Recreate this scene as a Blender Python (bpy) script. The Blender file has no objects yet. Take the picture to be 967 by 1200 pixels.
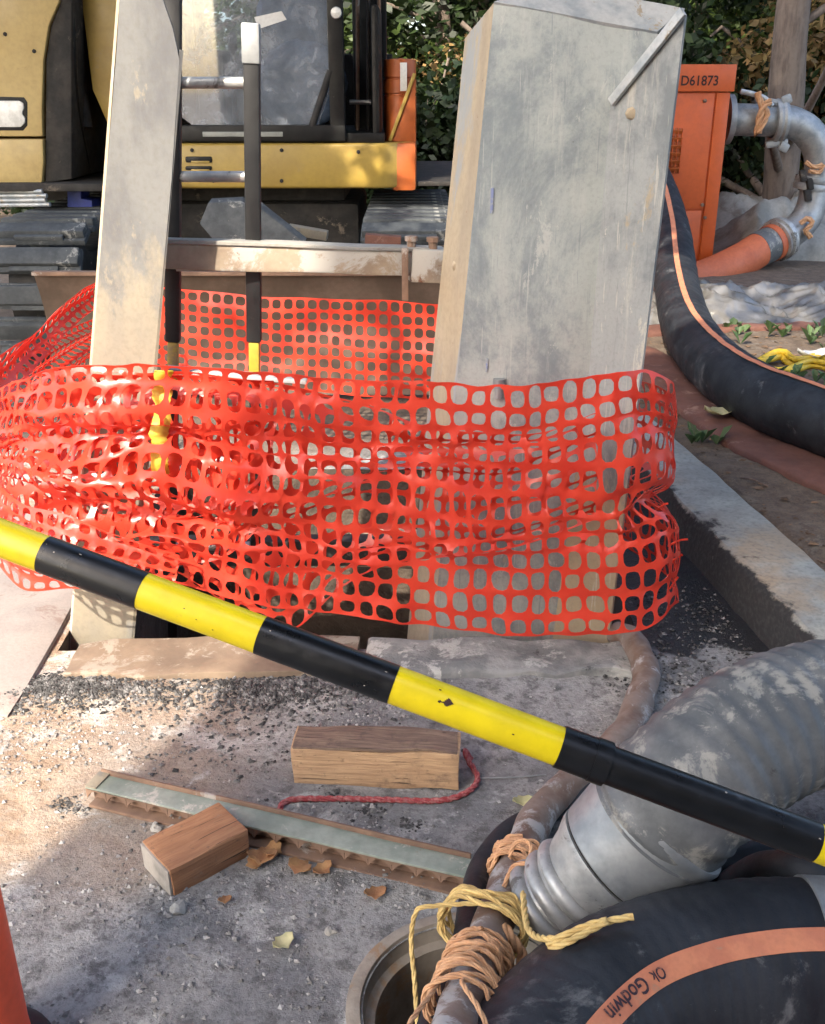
import bpy, bmesh, math, random
import numpy as np
from mathutils import Vector, Matrix, noise as mnoise

random.seed(7); rng = np.random.default_rng(7)
V = Vector
SC = bpy.context.scene
COL = SC.collection
PI = math.pi

# ------------------------------------------------------------------ camera
CAM_H = 1.6
PITCH = math.radians(22.6)
FPX, CXP, CYP = 1200.0, 483.5, 600.0
cam = bpy.data.cameras.new('camera')
cam.sensor_fit = 'VERTICAL'; cam.sensor_height = 36.0; cam.sensor_width = 36.0
cam.lens = 36.0
cam.clip_start = 0.05; cam.clip_end = 600
camo = bpy.data.objects.new('camera', cam); COL.objects.link(camo)
camo.location = (0, 0, CAM_H); camo.rotation_euler = (PI/2 - PITCH, 0, 0)
SC.camera = camo

# ------------------------------------------------------------------ sky, sun, exposure
SUN_AZ, SUN_EL = math.radians(203.7), math.radians(40)
w = bpy.data.worlds.new('World'); SC.world = w; w.use_nodes = True
wn = w.node_tree; wn.nodes.clear()
sky = wn.nodes.new('ShaderNodeTexSky'); sky.sky_type = 'NISHITA'; sky.sun_disc = False
sky.sun_elevation = SUN_EL; sky.sun_rotation = SUN_AZ
sky.air_density = 1.0; sky.dust_density = 3.5; sky.ozone_density = 1.0
bg = wn.nodes.new('ShaderNodeBackground'); bg.inputs['Strength'].default_value = 0.15
wo = wn.nodes.new('ShaderNodeOutputWorld')
wn.links.new(sky.outputs[0], bg.inputs[0]); wn.links.new(bg.outputs[0], wo.inputs[0])
sun = bpy.data.lights.new('sun', 'SUN'); sun.energy = 2.0; sun.angle = math.radians(0.6); sun.color = (1, .9, .76)
suno = bpy.data.objects.new('sun', sun); COL.objects.link(suno)
sdir = V((math.sin(SUN_AZ)*math.cos(SUN_EL), math.cos(SUN_AZ)*math.cos(SUN_EL), math.sin(SUN_EL)))
suno.rotation_euler = sdir.to_track_quat('Z', 'Y').to_euler(); suno.location = sdir*40
SC.view_settings.view_transform = 'Standard'; SC.view_settings.look = 'None'
SC.view_settings.gamma = 1; SC.view_settings.use_curve_mapping = False
SC.view_settings.exposure = 2.35

# ------------------------------------------------------------------ survey helpers (photo sightings to metres)
_s, _c = math.sin(PITCH), math.cos(PITCH)
def ray(px, py):
    u = (px-CXP)/FPX; v = (CYP-py)/FPX
    return V((u, _c+v*_s, -_s+v*_c))
def at(px, py, Y):
    r = ray(px, py); return V((0, 0, CAM_H)) + r*(Y/r.y)
def gz(px, py, z=0.0):
    r = ray(px, py); return V((0, 0, CAM_H)) + r*((z-CAM_H)/r.z)
def nz(x, y, z=0.0, s=1.0):
    return mnoise.noise(V((x*s, y*s, z*s)))

# ------------------------------------------------------------------ object helpers
def tag(o, label=None, cat=None, group=None, kind=None):
    if label: o['label'] = label
    if cat: o['category'] = cat
    if group: o['group'] = group
    if kind: o['kind'] = kind
    return o
def thing(name, label, cat, loc=(0, 0, 0), group=None):
    o = bpy.data.objects.new(name, None); COL.objects.link(o); o.location = loc
    o.empty_display_size = .1
    return tag(o, label, cat, group)
def origin(p):
    q = V((0, 0, 0))
    while p is not None:
        q += p.location; p = p.parent
    return q
def mk(name, vs, fs, m, parent=None, smooth=False, sm_angle=None):
    """one mesh object from world-space vertices"""
    off = origin(parent)
    me = bpy.data.meshes.new(name)
    me.from_pydata([tuple(V(v)-off) for v in vs], [], fs)
    me.materials.append(m)
    if smooth:
        me.polygons.foreach_set('use_smooth', [True]*len(me.polygons))
    me.update()
    o = bpy.data.objects.new(name, me); COL.objects.link(o); o.parent = parent
    if sm_angle:
        me.set_sharp_from_angle(angle=sm_angle)
    return o
def from_bm(name, bm, m, parent=None, smooth=False, angle=None):
    off = origin(parent)
    bmesh.ops.translate(bm, vec=-off, verts=bm.verts)
    me = bpy.data.meshes.new(name); bm.to_mesh(me); bm.free(); me.materials.append(m)
    if smooth: me.polygons.foreach_set('use_smooth', [True]*len(me.polygons))
    me.update()
    if angle: me.set_sharp_from_angle(angle=angle)
    o = bpy.data.objects.new(name, me); COL.objects.link(o); o.parent = parent
    return o
def box_bm(size, M, bevel=0.0, seg=2, bm=None, sub=0, jit=0.0):
    b = bmesh.new(); bmesh.ops.create_cube(b, size=1)
    for v in b.verts: v.co = V((v.co.x*size[0], v.co.y*size[1], v.co.z*size[2]))
    if sub: bmesh.ops.subdivide_edges(b, edges=b.edges[:], cuts=sub, use_grid_fill=True)
    if bevel: bmesh.ops.bevel(b, geom=[e for e in b.edges if e.calc_face_angle(0) > .5], offset=bevel, segments=seg, profile=.6, affect='EDGES')
    if jit:
        for v in b.verts: v.co += mnoise.noise_vector(v.co*9+V((M[0][3], M[1][3], 3)))*jit
    bmesh.ops.transform(b, matrix=M, verts=b.verts)
    if bm is None: return b
    me = bpy.data.meshes.new('t'); b.to_mesh(me); b.free(); bm.from_mesh(me); bpy.data.meshes.remove(me)
    return bm
def frameM(o, x, y, z):
    M = Matrix.Identity(4)
    for i in range(3):
        M[i][0], M[i][1], M[i][2], M[i][3] = x[i], y[i], z[i], o[i]
    return M
def box(name, c, size, m, parent=None, rz=0, rx=0, ry=0, bevel=.004, sub=0, jit=0, M=None):
    if M is None:
        M = Matrix.Translation(V(c)) @ Matrix.Rotation(rz, 4, 'Z') @ Matrix.Rotation(ry, 4, 'Y') @ Matrix.Rotation(rx, 4, 'X')
    return from_bm(name, box_bm(size, M, bevel, 2, None, sub, jit), m, parent, True, math.radians(35))
def beam(name, a, b, wd, ht, m, parent=None, bevel=.003, up=V((0, 0, 1)), sub=0, jit=0):
    a, b = V(a), V(b); x = (b-a); L = x.length; x /= L
    y = up.cross(x).normalized(); z = x.cross(y)
    return box(name, None, (L, wd, ht), m, parent, bevel=bevel, M=frameM((a+b)/2, x, y, z), sub=sub, jit=jit)
def prism(name, pts, d, m, parent=None, bevel=0.0):
    """polygon (list of points) extruded by vector d"""
    bm = bmesh.new(); vs = [bm.verts.new(V(p)) for p in pts]; f = bm.faces.new(vs)
    r = bmesh.ops.extrude_face_region(bm, geom=[f])
    bmesh.ops.translate(bm, vec=V(d), verts=[g for g in r['geom'] if isinstance(g, bmesh.types.BMVert)])
    bmesh.ops.recalc_face_normals(bm, faces=bm.faces)
    if bevel: bmesh.ops.bevel(bm, geom=bm.edges[:], offset=bevel, segments=2, profile=.6, affect='EDGES')
    return from_bm(name, bm, m, parent, True, math.radians(30))
def catmull(P, n):
    P = [V(p) for p in P]; Q = [P[0]*2-P[1]] + P + [P[-1]*2-P[-2]]; out = []
    for i in range(1, len(Q)-2):
        a, b, c, d = Q[i-1], Q[i], Q[i+1], Q[i+2]
        for k in range(n):
            t = k/n
            out.append(.5*((2*b)+(c-a)*t+(2*a-5*b+4*c-d)*t*t+(3*b-a-3*c+d)*t**3))
    out.append(P[-1]); return out
def resample(P, step):
    L = [0]
    for i in range(1, len(P)): L.append(L[-1]+(P[i]-P[i-1]).length)
    n = max(2, int(L[-1]/step)); out = []; j = 0
    for k in range(n+1):
        s = L[-1]*k/n
        while j < len(P)-2 and L[j+1] < s: j += 1
        t = (s-L[j])/max(1e-9, L[j+1]-L[j]); out.append(P[j].lerp(P[j+1], min(1, t)))
    return out, L[-1]
def frames(P, mode='up'):
    F = []; pn = None
    for i in range(len(P)):
        t = (P[min(i+1, len(P)-1)]-P[max(i-1, 0)]).normalized()
        if mode == 'up' or pn is None:
            ref = V((0, 0, 1)) if abs(t.z) < .97 or mode == 'up' else V((1, 0, 0))
        else: ref = pn
        n = (ref - t*ref.dot(t)).normalized(); pn = n
        F.append((t, n, t.cross(n)))
    return F
def tube(name, P, r, m, parent=None, sides=20, step=.02, mode='up', caps=True, prof=None, arc=None, smooth=True, wob=0):
    """r number or function(s, L); arc=(a0,a1) makes a strip; prof(s,a)->extra radius"""
    P, L = resample([V(p) for p in P], step); F = frames(P, mode)
    vs, fs = [], []
    full = arc is None; a0, a1 = arc if arc else (0, 2*PI)
    n = sides if full else sides+1
    for i, p in enumerate(P):
        s = L*i/(len(P)-1); rr = r(s, L) if callable(r) else r
        for k in range(n):
            a = a0+(a1-a0)*k/sides
            q = rr + (prof(s, a) if prof else 0)
            if wob: q += wob*nz(p.x+math.cos(a)*.1, p.y+math.sin(a)*.1, p.z, 14)
            vs.append(p + (F[i][1]*math.cos(a)+F[i][2]*math.sin(a))*q)
    for i in range(len(P)-1):
        for k in range(sides):
            k2 = (k+1) % n if full else k+1
            fs.append((i*n+k, i*n+k2, (i+1)*n+k2, (i+1)*n+k))
    if caps and full:
        fs.append(tuple(range(n-1, -1, -1))); b = (len(P)-1)*n; fs.append(tuple(b+k for k in range(n)))
    return mk(name, vs, fs, m, parent, smooth, math.radians(50) if smooth else None)
def lathe(name, a, b, prof, m, parent=None, sides=32):
    """prof: list of (t along a->b in metres, radius)"""
    a, b = V(a), V(b); x = (b-a).normalized()
    ref = V((0, 0, 1)) if abs(x.z) < .95 else V((1, 0, 0))
    n = (ref-x*ref.dot(x)).normalized(); bb = x.cross(n); vs, fs = [], []
    for (t, r) in prof:
        for k in range(sides):
            an = 2*PI*k/sides; vs.append(a+x*t+(n*math.cos(an)+bb*math.sin(an))*max(r, 1e-4))
    for i in range(len(prof)-1):
        for k in range(sides):
            k2 = (k+1) % sides; fs.append((i*sides+k, i*sides+k2, (i+1)*sides+k2, (i+1)*sides+k))
    return mk(name, vs, fs, m, parent, True, math.radians(40))
def ruled(name, Lp, Rp, nu, nv, th, m, parent=None, disp=.003, seed=0):
    """sheet between two edge polylines (same count), real thickness th, slight dents"""
    def samp(P, t):
        L = [0]
        for i in range(1, len(P)): L.append(L[-1]+(P[i]-P[i-1]).length)
        s = t*L[-1]
        for i in range(len(P)-1):
            if s <= L[i+1]+1e-9: return P[i].lerp(P[i+1], (s-L[i])/(L[i+1]-L[i]))
        return P[-1]
    Lp = [V(p) for p in Lp]; Rp = [V(p) for p in Rp]; G = []
    for j in range(nv+1):
        a, b = samp(Lp, j/nv), samp(Rp, j/nv)
        G.append([a.lerp(b, i/nu) for i in range(nu+1)])
    mid = G[nv//2]; nrm = (mid[-1]-mid[0]).cross(G[-1][0]-G[0][0]).normalized()
    if nrm.y > 0: nrm = -nrm
    vs, fs = [], []
    N = (nu+1)*(nv+1)
    for side in (0, 1):
        for j in range(nv+1):
            for i in range(nu+1):
                p = G[j][i]
                d = disp*nz(p.x+seed, p.y, p.z, 5) if 0 < i < nu else 0
                vs.append(p+nrm*(d-side*th))
    W = nu+1
    for j in range(nv):
        for i in range(nu):
            a = j*W+i; fs.append((a, a+1, a+W+1, a+W)); a += N; fs.append((a, a+W, a+W+1, a+1))
    for j in range(nv):
        a = j*W; fs.append((a, a+W, a+W+N, a+N)); a = j*W+nu; fs.append((a, a+N, a+W+N, a+W))
    for i in range(nu):
        fs.append((i, i+N, i+1+N, i+1)); a = nv*W+i; fs.append((a, a+1, a+1+N, a+N))
    bm = bmesh.new()
    bv = [bm.verts.new(v) for v in vs]
    for f in fs: bm.faces.new([bv[k] for k in f])
    bmesh.ops.recalc_face_normals(bm, faces=bm.faces)
    return from_bm(name, bm, m, parent, True, math.radians(40))
def clone(o, parent=None, M=None):
    c = o.copy(); COL.objects.link(c)
    c.parent = parent
    for ch in [x for x in bpy.data.objects if x.parent == o]:
        clone(ch, c)
    return c
def text_mesh(s, size):
    cu = bpy.data.curves.new('lettering', 'FONT'); cu.body = s; cu.size = size; cu.resolution_u = 3; cu.offset = size*.018
    ob = bpy.data.objects.new('lettering', cu); COL.objects.link(ob)
    dg = bpy.context.evaluated_depsgraph_get()
    me = ob.evaluated_get(dg).to_mesh()
    bm = bmesh.new(); bm.from_mesh(me); bmesh.ops.triangulate(bm, faces=bm.faces)
    vs = [v.co.copy() for v in bm.verts]; fs = [tuple(v.index for v in f.verts) for f in bm.faces]
    bm.free(); bpy.data.objects.remove(ob); bpy.data.curves.remove(cu)
    return vs, fs

# ------------------------------------------------------------------ materials
MATS = {}
class NT:
    def __init__(s, m): s.t = m.node_tree; s.n = s.t.nodes; s.l = s.t.links
    def add(s, typ, **kw):
        nd = s.n.new(typ)
        for k, v in kw.items():
            if k.startswith('i_'): nd.inputs[k[2:].replace('_', ' ')].default_value = v
            else: setattr(nd, k, v)
        return nd
    def link(s, a, b): s.l.new(a, b)
    def noise(s, vec, scale, detail=5, rough=.6, dist=0):
        nd = s.add('ShaderNodeTexNoise'); nd.inputs['Scale'].default_value = scale; nd.inputs['Detail'].default_value = detail
        nd.inputs['Roughness'].default_value = rough; nd.inputs['Distortion'].default_value = dist
        s.link(vec, nd.inputs['Vector']); return nd.outputs['Fac']
    def ramp(s, fac, a, b, lo=0, hi=1):
        nd = s.add('ShaderNodeMapRange'); nd.inputs[1].default_value = a; nd.inputs[2].default_value = b
        nd.inputs[3].default_value = lo; nd.inputs[4].default_value = hi; nd.interpolation_type = 'SMOOTHSTEP'
        s.link(fac, nd.inputs[0]); return nd.outputs[0]
    def mix(s, fac, a, b, mode='MIX'):
        nd = s.add('ShaderNodeMix', data_type='RGBA', blend_type=mode)
        for inp, v in ((nd.inputs[0], fac), (nd.inputs[6], a), (nd.inputs[7], b)):
            if hasattr(v, 'links'): s.link(v, inp)
            elif isinstance(v, (int, float)): inp.default_value = v
            else: inp.default_value = (*v, 1)
        return nd.outputs[2]
    def math(s, op, a, b=0.0):
        nd = s.add('ShaderNodeMath', operation=op)
        for inp, v in ((nd.inputs[0], a), (nd.inputs[1], b)):
            if hasattr(v, 'links'): s.link(v, inp)
            else: inp.default_value = v
        return nd.outputs[0]
    def bump(s, h, strength, dist, prev=None):
        nd = s.add('ShaderNodeBump'); nd.inputs['Strength'].default_value = strength; nd.inputs['Distance'].default_value = dist
        s.link(h, nd.inputs['Height'])
        if prev: s.link(prev, nd.inputs['Normal'])
        return nd.outputs[0]
def newmat(name):
    m = bpy.data.materials.new(name); m.use_nodes = True; MATS[name] = m
    k = NT(m); k.p = k.n['Principled BSDF']; k.tc = k.add('ShaderNodeTexCoord').outputs['Object']
    return m, k
def mat(name, col, col2=None, rough=.6, rough2=None, metal=0, scale=8, contrast=(.4, .65), stretch=(1, 1, 1), bump=.15, bscale=60, bdist=.003,
        dirt=None, dscale=3, dthr=(.5, .7), dirt2=None, d2scale=20, d2thr=(.6, .68), spec=.5, coat=0, island=0):
    m, k = newmat(name); p = k.p
    mp = k.add('ShaderNodeMapping'); mp.inputs['Scale'].default_value = stretch; k.link(k.tc, mp.inputs['Vector']); vec = mp.outputs[0]
    c = k.mix(k.ramp(k.noise(vec, scale), *contrast), col, col2 or tuple(x*.75 for x in col))
    fine = k.noise(k.tc, bscale, 4)
    c = k.mix(k.ramp(fine, .35, .75, 0, .22), c, tuple(x*.45 for x in col))
    if dirt:
        dm, dh = (dthr[0]+dthr[1])/2, (dthr[1]-dthr[0])*.28
        c = k.mix(k.ramp(k.noise(vec, dscale, 12, .74, .4), dm-dh-.02, dm+dh-.02), c, dirt)
    if dirt2:
        dm, dh = (d2thr[0]+d2thr[1])/2, (d2thr[1]-d2thr[0])*.35
        c = k.mix(k.ramp(k.noise(k.tc, d2scale, 10, .76), dm-dh, dm+dh), c, dirt2)
    if island:
        g = k.add('ShaderNodeNewGeometry').outputs['Random Per Island']
        h = k.add('ShaderNodeHueSaturation'); k.link(c, h.inputs['Color'])
        k.link(k.ramp(g, 0, 1, 1-island, 1+island), h.inputs['Value']); c = h.outputs[0]
    k.link(c, p.inputs['Base Color'])
    r = k.ramp(k.noise(k.tc, scale*2.3, 4), .3, .7, rough, rough2 if rough2 is not None else min(1, rough+.15)); k.link(r, p.inputs['Roughness'])
    p.inputs['Metallic'].default_value = metal; p.inputs['Specular IOR Level'].default_value = spec
    p.inputs['Coat Weight'].default_value = coat; p.inputs['Coat Roughness'].default_value = .15
    if bump: k.link(k.bump(fine, bump, bdist), p.inputs['Normal'])
    return m

M_conc = mat('concrete', (.36, .34, .30), (.25, .25, .24), .85, scale=5, bump=.5, bscale=70, bdist=.004, dirt=(.12, .11, .1), dthr=(.56, .72))
M_slab = mat('dusty_slab', (.29, .255, .23), (.235, .205, .19), .85, scale=4, bump=.35, bscale=90, dirt=(.2, .15, .13), dthr=(.55, .7), dscale=6)
def sheet_mat(name, base, dark, pale, tan, tanthr, metal=.2, mudz=None):
    m, k = newmat(name); p = k.p
    def mp(x, z):
        q = k.add('ShaderNodeMapping'); q.inputs['Scale'].default_value = (x, x, z); k.link(k.tc, q.inputs['Vector']); return q.outputs[0]
    n1 = k.noise(mp(1, .7), 2.6, 12, .74, .3); n2 = k.noise(mp(1, .10), 18, 10, .74); n3 = k.noise(mp(1, .35), 9, 12, .8, .5); n4 = k.noise(k.tc, 90, 4, .7); n5 = k.noise(mp(1, .5), 4, 9, .7, .4)
    c = k.mix(k.ramp(n1, .42, .60), base, dark)
    c = k.mix(k.ramp(n2, .52, .66, 0, .6), c, pale)
    c = k.mix(k.ramp(n2, .30, .42, .55, 0), c, dark)
    c = k.mix(k.ramp(n3, .575, .60, 0, .8), c, pale)
    c = k.mix(k.ramp(n5, tanthr, tanthr+.05, 0, .8), c, tan)
    if mudz:
        sx = k.add('ShaderNodeSeparateXYZ'); k.link(k.tc, sx.inputs[0])
        c = k.mix(k.ramp(k.math('ADD', sx.outputs[2], k.math('MULTIPLY', k.math('SUBTRACT', n3, .5), 1.2)), mudz, mudz+.15, .9, 0), c, tan)
    c = k.mix(k.ramp(k.noise(k.tc, 30, 9, .8), .66, .70, 0, .8), c, (.10, .09, .08))
    for rot, thr in ((.5, .665), (-.8, .67), (.1, .66)):
        q = k.add('ShaderNodeMapping'); q.inputs['Scale'].default_value = (40, 1, 1.6); q.inputs['Rotation'].default_value = (0, rot, 0); k.link(k.tc, q.inputs['Vector'])
        c = k.mix(k.ramp(k.noise(q.outputs[0], 3, 3, .5), thr, thr+.03, 0, .55), c, pale if rot > 0 else dark)
    c = k.mix(k.ramp(n4, .45, .75, 0, .25), c, tuple(x*.4 for x in base))
    k.link(c, p.inputs['Base Color']); k.link(k.ramp(n3, .3, .7, .42, .75), p.inputs['Roughness']); p.inputs['Metallic'].default_value = metal
    k.link(k.bump(n4, .12, .002, k.bump(n1, .25, .01)), p.inputs['Normal']); return m
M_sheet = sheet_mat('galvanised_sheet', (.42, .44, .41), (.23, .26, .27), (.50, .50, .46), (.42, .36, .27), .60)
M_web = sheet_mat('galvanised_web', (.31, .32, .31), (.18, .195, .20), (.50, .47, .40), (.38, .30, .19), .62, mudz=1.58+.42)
M_crayon = mat('blue_crayon', (.22, .25, .40), (.35, .37, .38), .8, scale=60, contrast=(.45, .55), bump=0)
M_tan = mat('clay_coated_steel', (.42, .34, .23), (.34, .28, .2), .8, scale=6, stretch=(1, 1, .25), bump=.3, bscale=60, dirt=(.3, .31, .3), dscale=4, dthr=(.5, .65), dirt2=(.2, .1, .05), d2scale=16, d2thr=(.62, .7))
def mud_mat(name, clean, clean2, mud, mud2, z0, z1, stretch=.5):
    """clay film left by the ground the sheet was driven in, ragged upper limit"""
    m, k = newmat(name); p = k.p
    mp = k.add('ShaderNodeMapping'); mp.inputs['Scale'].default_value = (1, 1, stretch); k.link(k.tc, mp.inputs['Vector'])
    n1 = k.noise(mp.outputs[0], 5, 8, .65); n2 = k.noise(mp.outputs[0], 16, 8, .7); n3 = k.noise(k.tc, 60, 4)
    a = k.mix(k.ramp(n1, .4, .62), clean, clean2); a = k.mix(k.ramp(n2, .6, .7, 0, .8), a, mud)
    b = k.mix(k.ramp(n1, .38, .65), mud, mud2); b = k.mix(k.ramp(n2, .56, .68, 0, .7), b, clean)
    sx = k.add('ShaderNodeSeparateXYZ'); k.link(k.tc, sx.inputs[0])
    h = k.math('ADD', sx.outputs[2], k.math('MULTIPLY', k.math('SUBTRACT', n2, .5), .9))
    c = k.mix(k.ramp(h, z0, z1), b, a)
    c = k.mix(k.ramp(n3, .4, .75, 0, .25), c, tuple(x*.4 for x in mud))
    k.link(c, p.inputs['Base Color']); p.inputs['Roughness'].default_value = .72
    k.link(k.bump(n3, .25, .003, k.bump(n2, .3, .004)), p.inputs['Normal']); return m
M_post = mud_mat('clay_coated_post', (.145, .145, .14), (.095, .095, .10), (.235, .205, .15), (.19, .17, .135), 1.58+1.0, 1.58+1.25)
M_lip = mat('bright_zinc', (.5, .51, .5), (.33, .36, .38), .35, .55, metal=.3, scale=14, bump=.2, bscale=80, dirt=(.36, .3, .22), dscale=12, dthr=(.58, .66))
M_rust = mat('rusty_steel', (.16, .10, .07), (.24, .15, .10), .8, scale=7, bump=.4, bscale=50, dirt=(.33, .3, .27), dscale=5, dthr=(.58, .7))
M_strut = mat('muddy_steel', (.36, .29, .21), (.26, .2, .145), .8, scale=7, bump=.4, bscale=50, dirt=(.42, .4, .36), dscale=4, dthr=(.48, .62), dirt2=(.16, .07, .04), d2scale=13, d2thr=(.6, .68))
M_blade = mat('blade_steel', (.085, .058, .04), (.13, .09, .065), .75, scale=4, bump=.3, bscale=40, dirt=(.24, .22, .2), dscale=6, dthr=(.62, .75))
M_track = mat('track_steel', (.042, .048, .053), (.075, .083, .086), .7, scale=9, bump=.4, bscale=50, dirt=(.25, .25, .235), dscale=7, dthr=(.58, .7))
M_yellow = mat('machine_yellow', (.37, .25, .05), (.31, .205, .045), .38, .5, scale=3, bump=.05, bscale=30, dirt=(.3, .21, .07), dscale=5, dthr=(.56, .75), dirt2=(.12, .08, .05), d2scale=11, d2thr=(.68, .76))
M_cream = mat('machine_cream_yellow', (.52, .385, .155), (.45, .325, .125), .35, .5, scale=3, bump=.05, bscale=30, dirt=(.36, .25, .1), dscale=5, dthr=(.58, .75))
M_morange = mat('machine_orange', (.40, .095, .02), (.33, .08, .016), .4, .55, scale=4, bump=.05, bscale=30, dirt=(.3, .1, .03), dthr=(.55, .7))
M_black = mat('black_paint', (.006, .006, .0065), (.012, .012, .011), .4, .6, spec=.3, scale=9, bump=.15, bscale=50, dirt=(.09, .085, .08), dscale=8, dthr=(.6, .75))
M_dark = mat('grimy_dark_steel', (.016, .015, .014), (.035, .03, .026), .7, scale=8, bump=.3, bscale=40, dirt=(.16, .13, .1), dscale=6, dthr=(.58, .72))
M_grey = mat('grey_trim', (.30, .31, .28), (.24, .25, .23), .5, scale=6, bump=.05)
M_seat = mat('grey_blue_cloth', (.22, .27, .35), (.12, .15, .2), .9, scale=11, bump=.3, bscale=80)
M_porange = mat('pump_orange', (.55, .098, .016), (.48, .085, .014), .42, .55, scale=2.5, bump=.04, bscale=25, dirt=(.5, .09, .02), dscale=4, dthr=(.5, .7), dirt2=(.3, .08, .03), d2scale=14, d2thr=(.7, .76))
M_galv = mat('galvanised_pipe', (.36, .37, .37), (.24, .26, .27), .42, .6, metal=.55, scale=9, bump=.12, bscale=60, dirt=(.33, .26, .2), dscale=8, dthr=(.6, .72))
M_alu = mat('cast_aluminium', (.50, .50, .48), (.33, .34, .34), .36, .6, metal=.5, scale=10, bump=.15, bscale=70, dirt=(.16, .15, .135), dscale=8, dthr=(.52, .66), dirt2=(.09, .085, .08), d2scale=24, d2thr=(.6, .7))
M_rubber = mat('black_rubber', (.012, .014, .018), (.024, .027, .032), .48, .72, spec=.35, scale=6, contrast=(.42, .6), bump=.35, bscale=140, bdist=.002, dirt=(.115, .115, .115), dscale=5, dthr=(.54, .72), dirt2=(.26, .26, .25), d2scale=30, d2thr=(.67, .74))
M_corr = mat('grey_rubber', (.095, .10, .102), (.15, .152, .15), .45, .68, scale=8, bump=.35, bscale=90, bdist=.002, dirt=(.27, .26, .23), dscale=9, dthr=(.5, .64), dirt2=(.04, .04, .04), d2scale=12, d2thr=(.62, .72))
M_stripe = mat('faded_orange_stripe', (.60, .22, .11), (.5, .17, .09), .7, scale=14, bump=.15, bscale=90, dirt=(.4, .2, .12), dscale=20, dthr=(.55, .7), dirt2=(.06, .04, .035), d2scale=45, d2thr=(.69, .75))
M_osleeve = mat('orange_hose', (.55, .14, .055), (.48, .115, .045), .55, scale=5, bump=.1, bscale=40)
M_red = mat('red_layflat', (.155, .065, .045), (.115, .05, .037), .75, scale=9, bump=.35, bscale=120, bdist=.002, dirt=(.28, .17, .13), dscale=6, dthr=(.55, .75))
M_tape_y = mat('yellow_tape', (.80, .62, .008), (.76, .58, .006), .28, .4, scale=4, bump=.02, bscale=30, dirt2=(.02, .02, .02), d2scale=55, d2thr=(.72, .76), dirt=(.5, .4, .06), dscale=9, dthr=(.6, .75), spec=.5)
M_tape_b = mat('black_tape', (.0035, .0035, .004), (.007, .007, .008), .26, .42, scale=10, bump=.08, bscale=60, dirt=(.055, .055, .06), dscale=10, dthr=(.60, .76), dirt2=(.3, .3, .28), d2scale=60, d2thr=(.70, .75), spec=.5)
def wood_mat(name, c1, c2, c3, rot, dirtc, dthr):
    m, k = newmat(name); p = k.p
    vr = k.add('ShaderNodeVectorRotate', rotation_type='Z_AXIS'); vr.inputs['Angle'].default_value = -rot; k.link(k.tc, vr.inputs['Vector'])
    def mp(x, y):
        q = k.add('ShaderNodeMapping'); q.inputs['Scale'].default_value = (x, y, y); k.link(vr.outputs[0], q.inputs['Vector']); return q.outputs[0]
    g1 = k.noise(mp(1, 9), 7, 6, .6, .6); g2 = k.noise(mp(1, 22), 9, 6, .7, .3); g3 = k.noise(mp(.6, 16), 12, 3, .5); n1 = k.noise(k.tc, 9, 8, .7)
    c = k.mix(k.ramp(g1, .38, .62), c1, c2); c = k.mix(k.ramp(g2, .45, .7, 0, .6), c, c3)
    c = k.mix(k.ramp(g3, .665, .69, 0, .8), c, (.04, .025, .015))
    c = k.mix(k.ramp(n1, *dthr, 0, .85), c, dirtc); c = k.mix(k.ramp(k.noise(k.tc, 60, 5, .7), .58, .72, 0, .5), c, (.10, .07, .05))
    k.link(c, p.inputs['Base Color']); p.inputs['Roughness'].default_value = .82
    b = k.bump(g3, .7, .004); b = k.bump(g2, .5, .002, b); b = k.bump(n1, .4, .006, b); k.link(b, p.inputs['Normal']); return m
_w = gz(538, 928)-gz(344, 918); _b = gz(293, 1003)-gz(203, 1050)
M_wood = wood_mat('raw_timber', (.52, .34, .19), (.43, .27, .15), (.32, .19, .11), math.atan2(_w.y, _w.x), (.20, .13, .085), (.56, .70))
M_woodtop = wood_mat('weathered_timber', (.15, .10, .075), (.24, .165, .115), (.08, .055, .04), math.atan2(_w.y, _w.x), (.07, .05, .04), (.5, .66))
M_brown = wood_mat('brown_timber', (.42, .21, .10), (.34, .16, .075), (.26, .12, .06), math.atan2(_b.y, _b.x), (.30, .24, .18), (.60, .72))
M_end = mat('timber_end', (.38, .34, .29), (.2, .18, .15), .9, scale=7, bump=.4, bscale=70)
M_sill = mat('broken_concrete', (.27, .265, .25), (.16, .16, .155), .9, scale=6, contrast=(.42, .58), bump=.7, bscale=50, bdist=.008, dirt=(.38, .37, .34), dthr=(.52, .62), dscale=5, dirt2=(.05, .05, .05), d2scale=9, d2thr=(.58, .66))
M_board = mat('muddy_board', (.20, .145, .10), (.14, .10, .07), .8, scale=5, bump=.35, bscale=50, dirt=(.28, .24, .19), dscale=9, dthr=(.5, .65), dirt2=(.17, .075, .04), d2scale=8, d2thr=(.6, .7))
M_plate = mat('green_grey_plate', (.20, .24, .20), (.30, .33, .28), .55, scale=8, bump=.25, bscale=60, dirt=(.47, .44, .38), dscale=9, dthr=(.57, .68), dirt2=(.2, .1, .05), d2scale=22, d2thr=(.64, .7))
M_ropey = mat('yellow_rope', (.72, .52, .20), (.62, .42, .15), .8, scale=40, bump=.3, bscale=200, island=.1)
M_ropeo = mat('orange_rope', (.60, .34, .18), (.5, .26, .13), .85, scale=40, bump=.4, bscale=200, island=.1)
M_roper = mat('red_rope', (.30, .045, .05), (.42, .16, .15), .8, scale=90, bump=.4, bscale=200)
M_ybag = mat('yellow_strap', (.65, .45, .03), (.5, .33, .02), .5, scale=12, bump=.1)
M_rustpipe = mat('muddy_rusty_pipe', (.22, .17, .14), (.14, .085, .06), .7, scale=10, bump=.4, bscale=70, dirt=(.36, .34, .32), dscale=8, dthr=(.5, .64))
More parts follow.
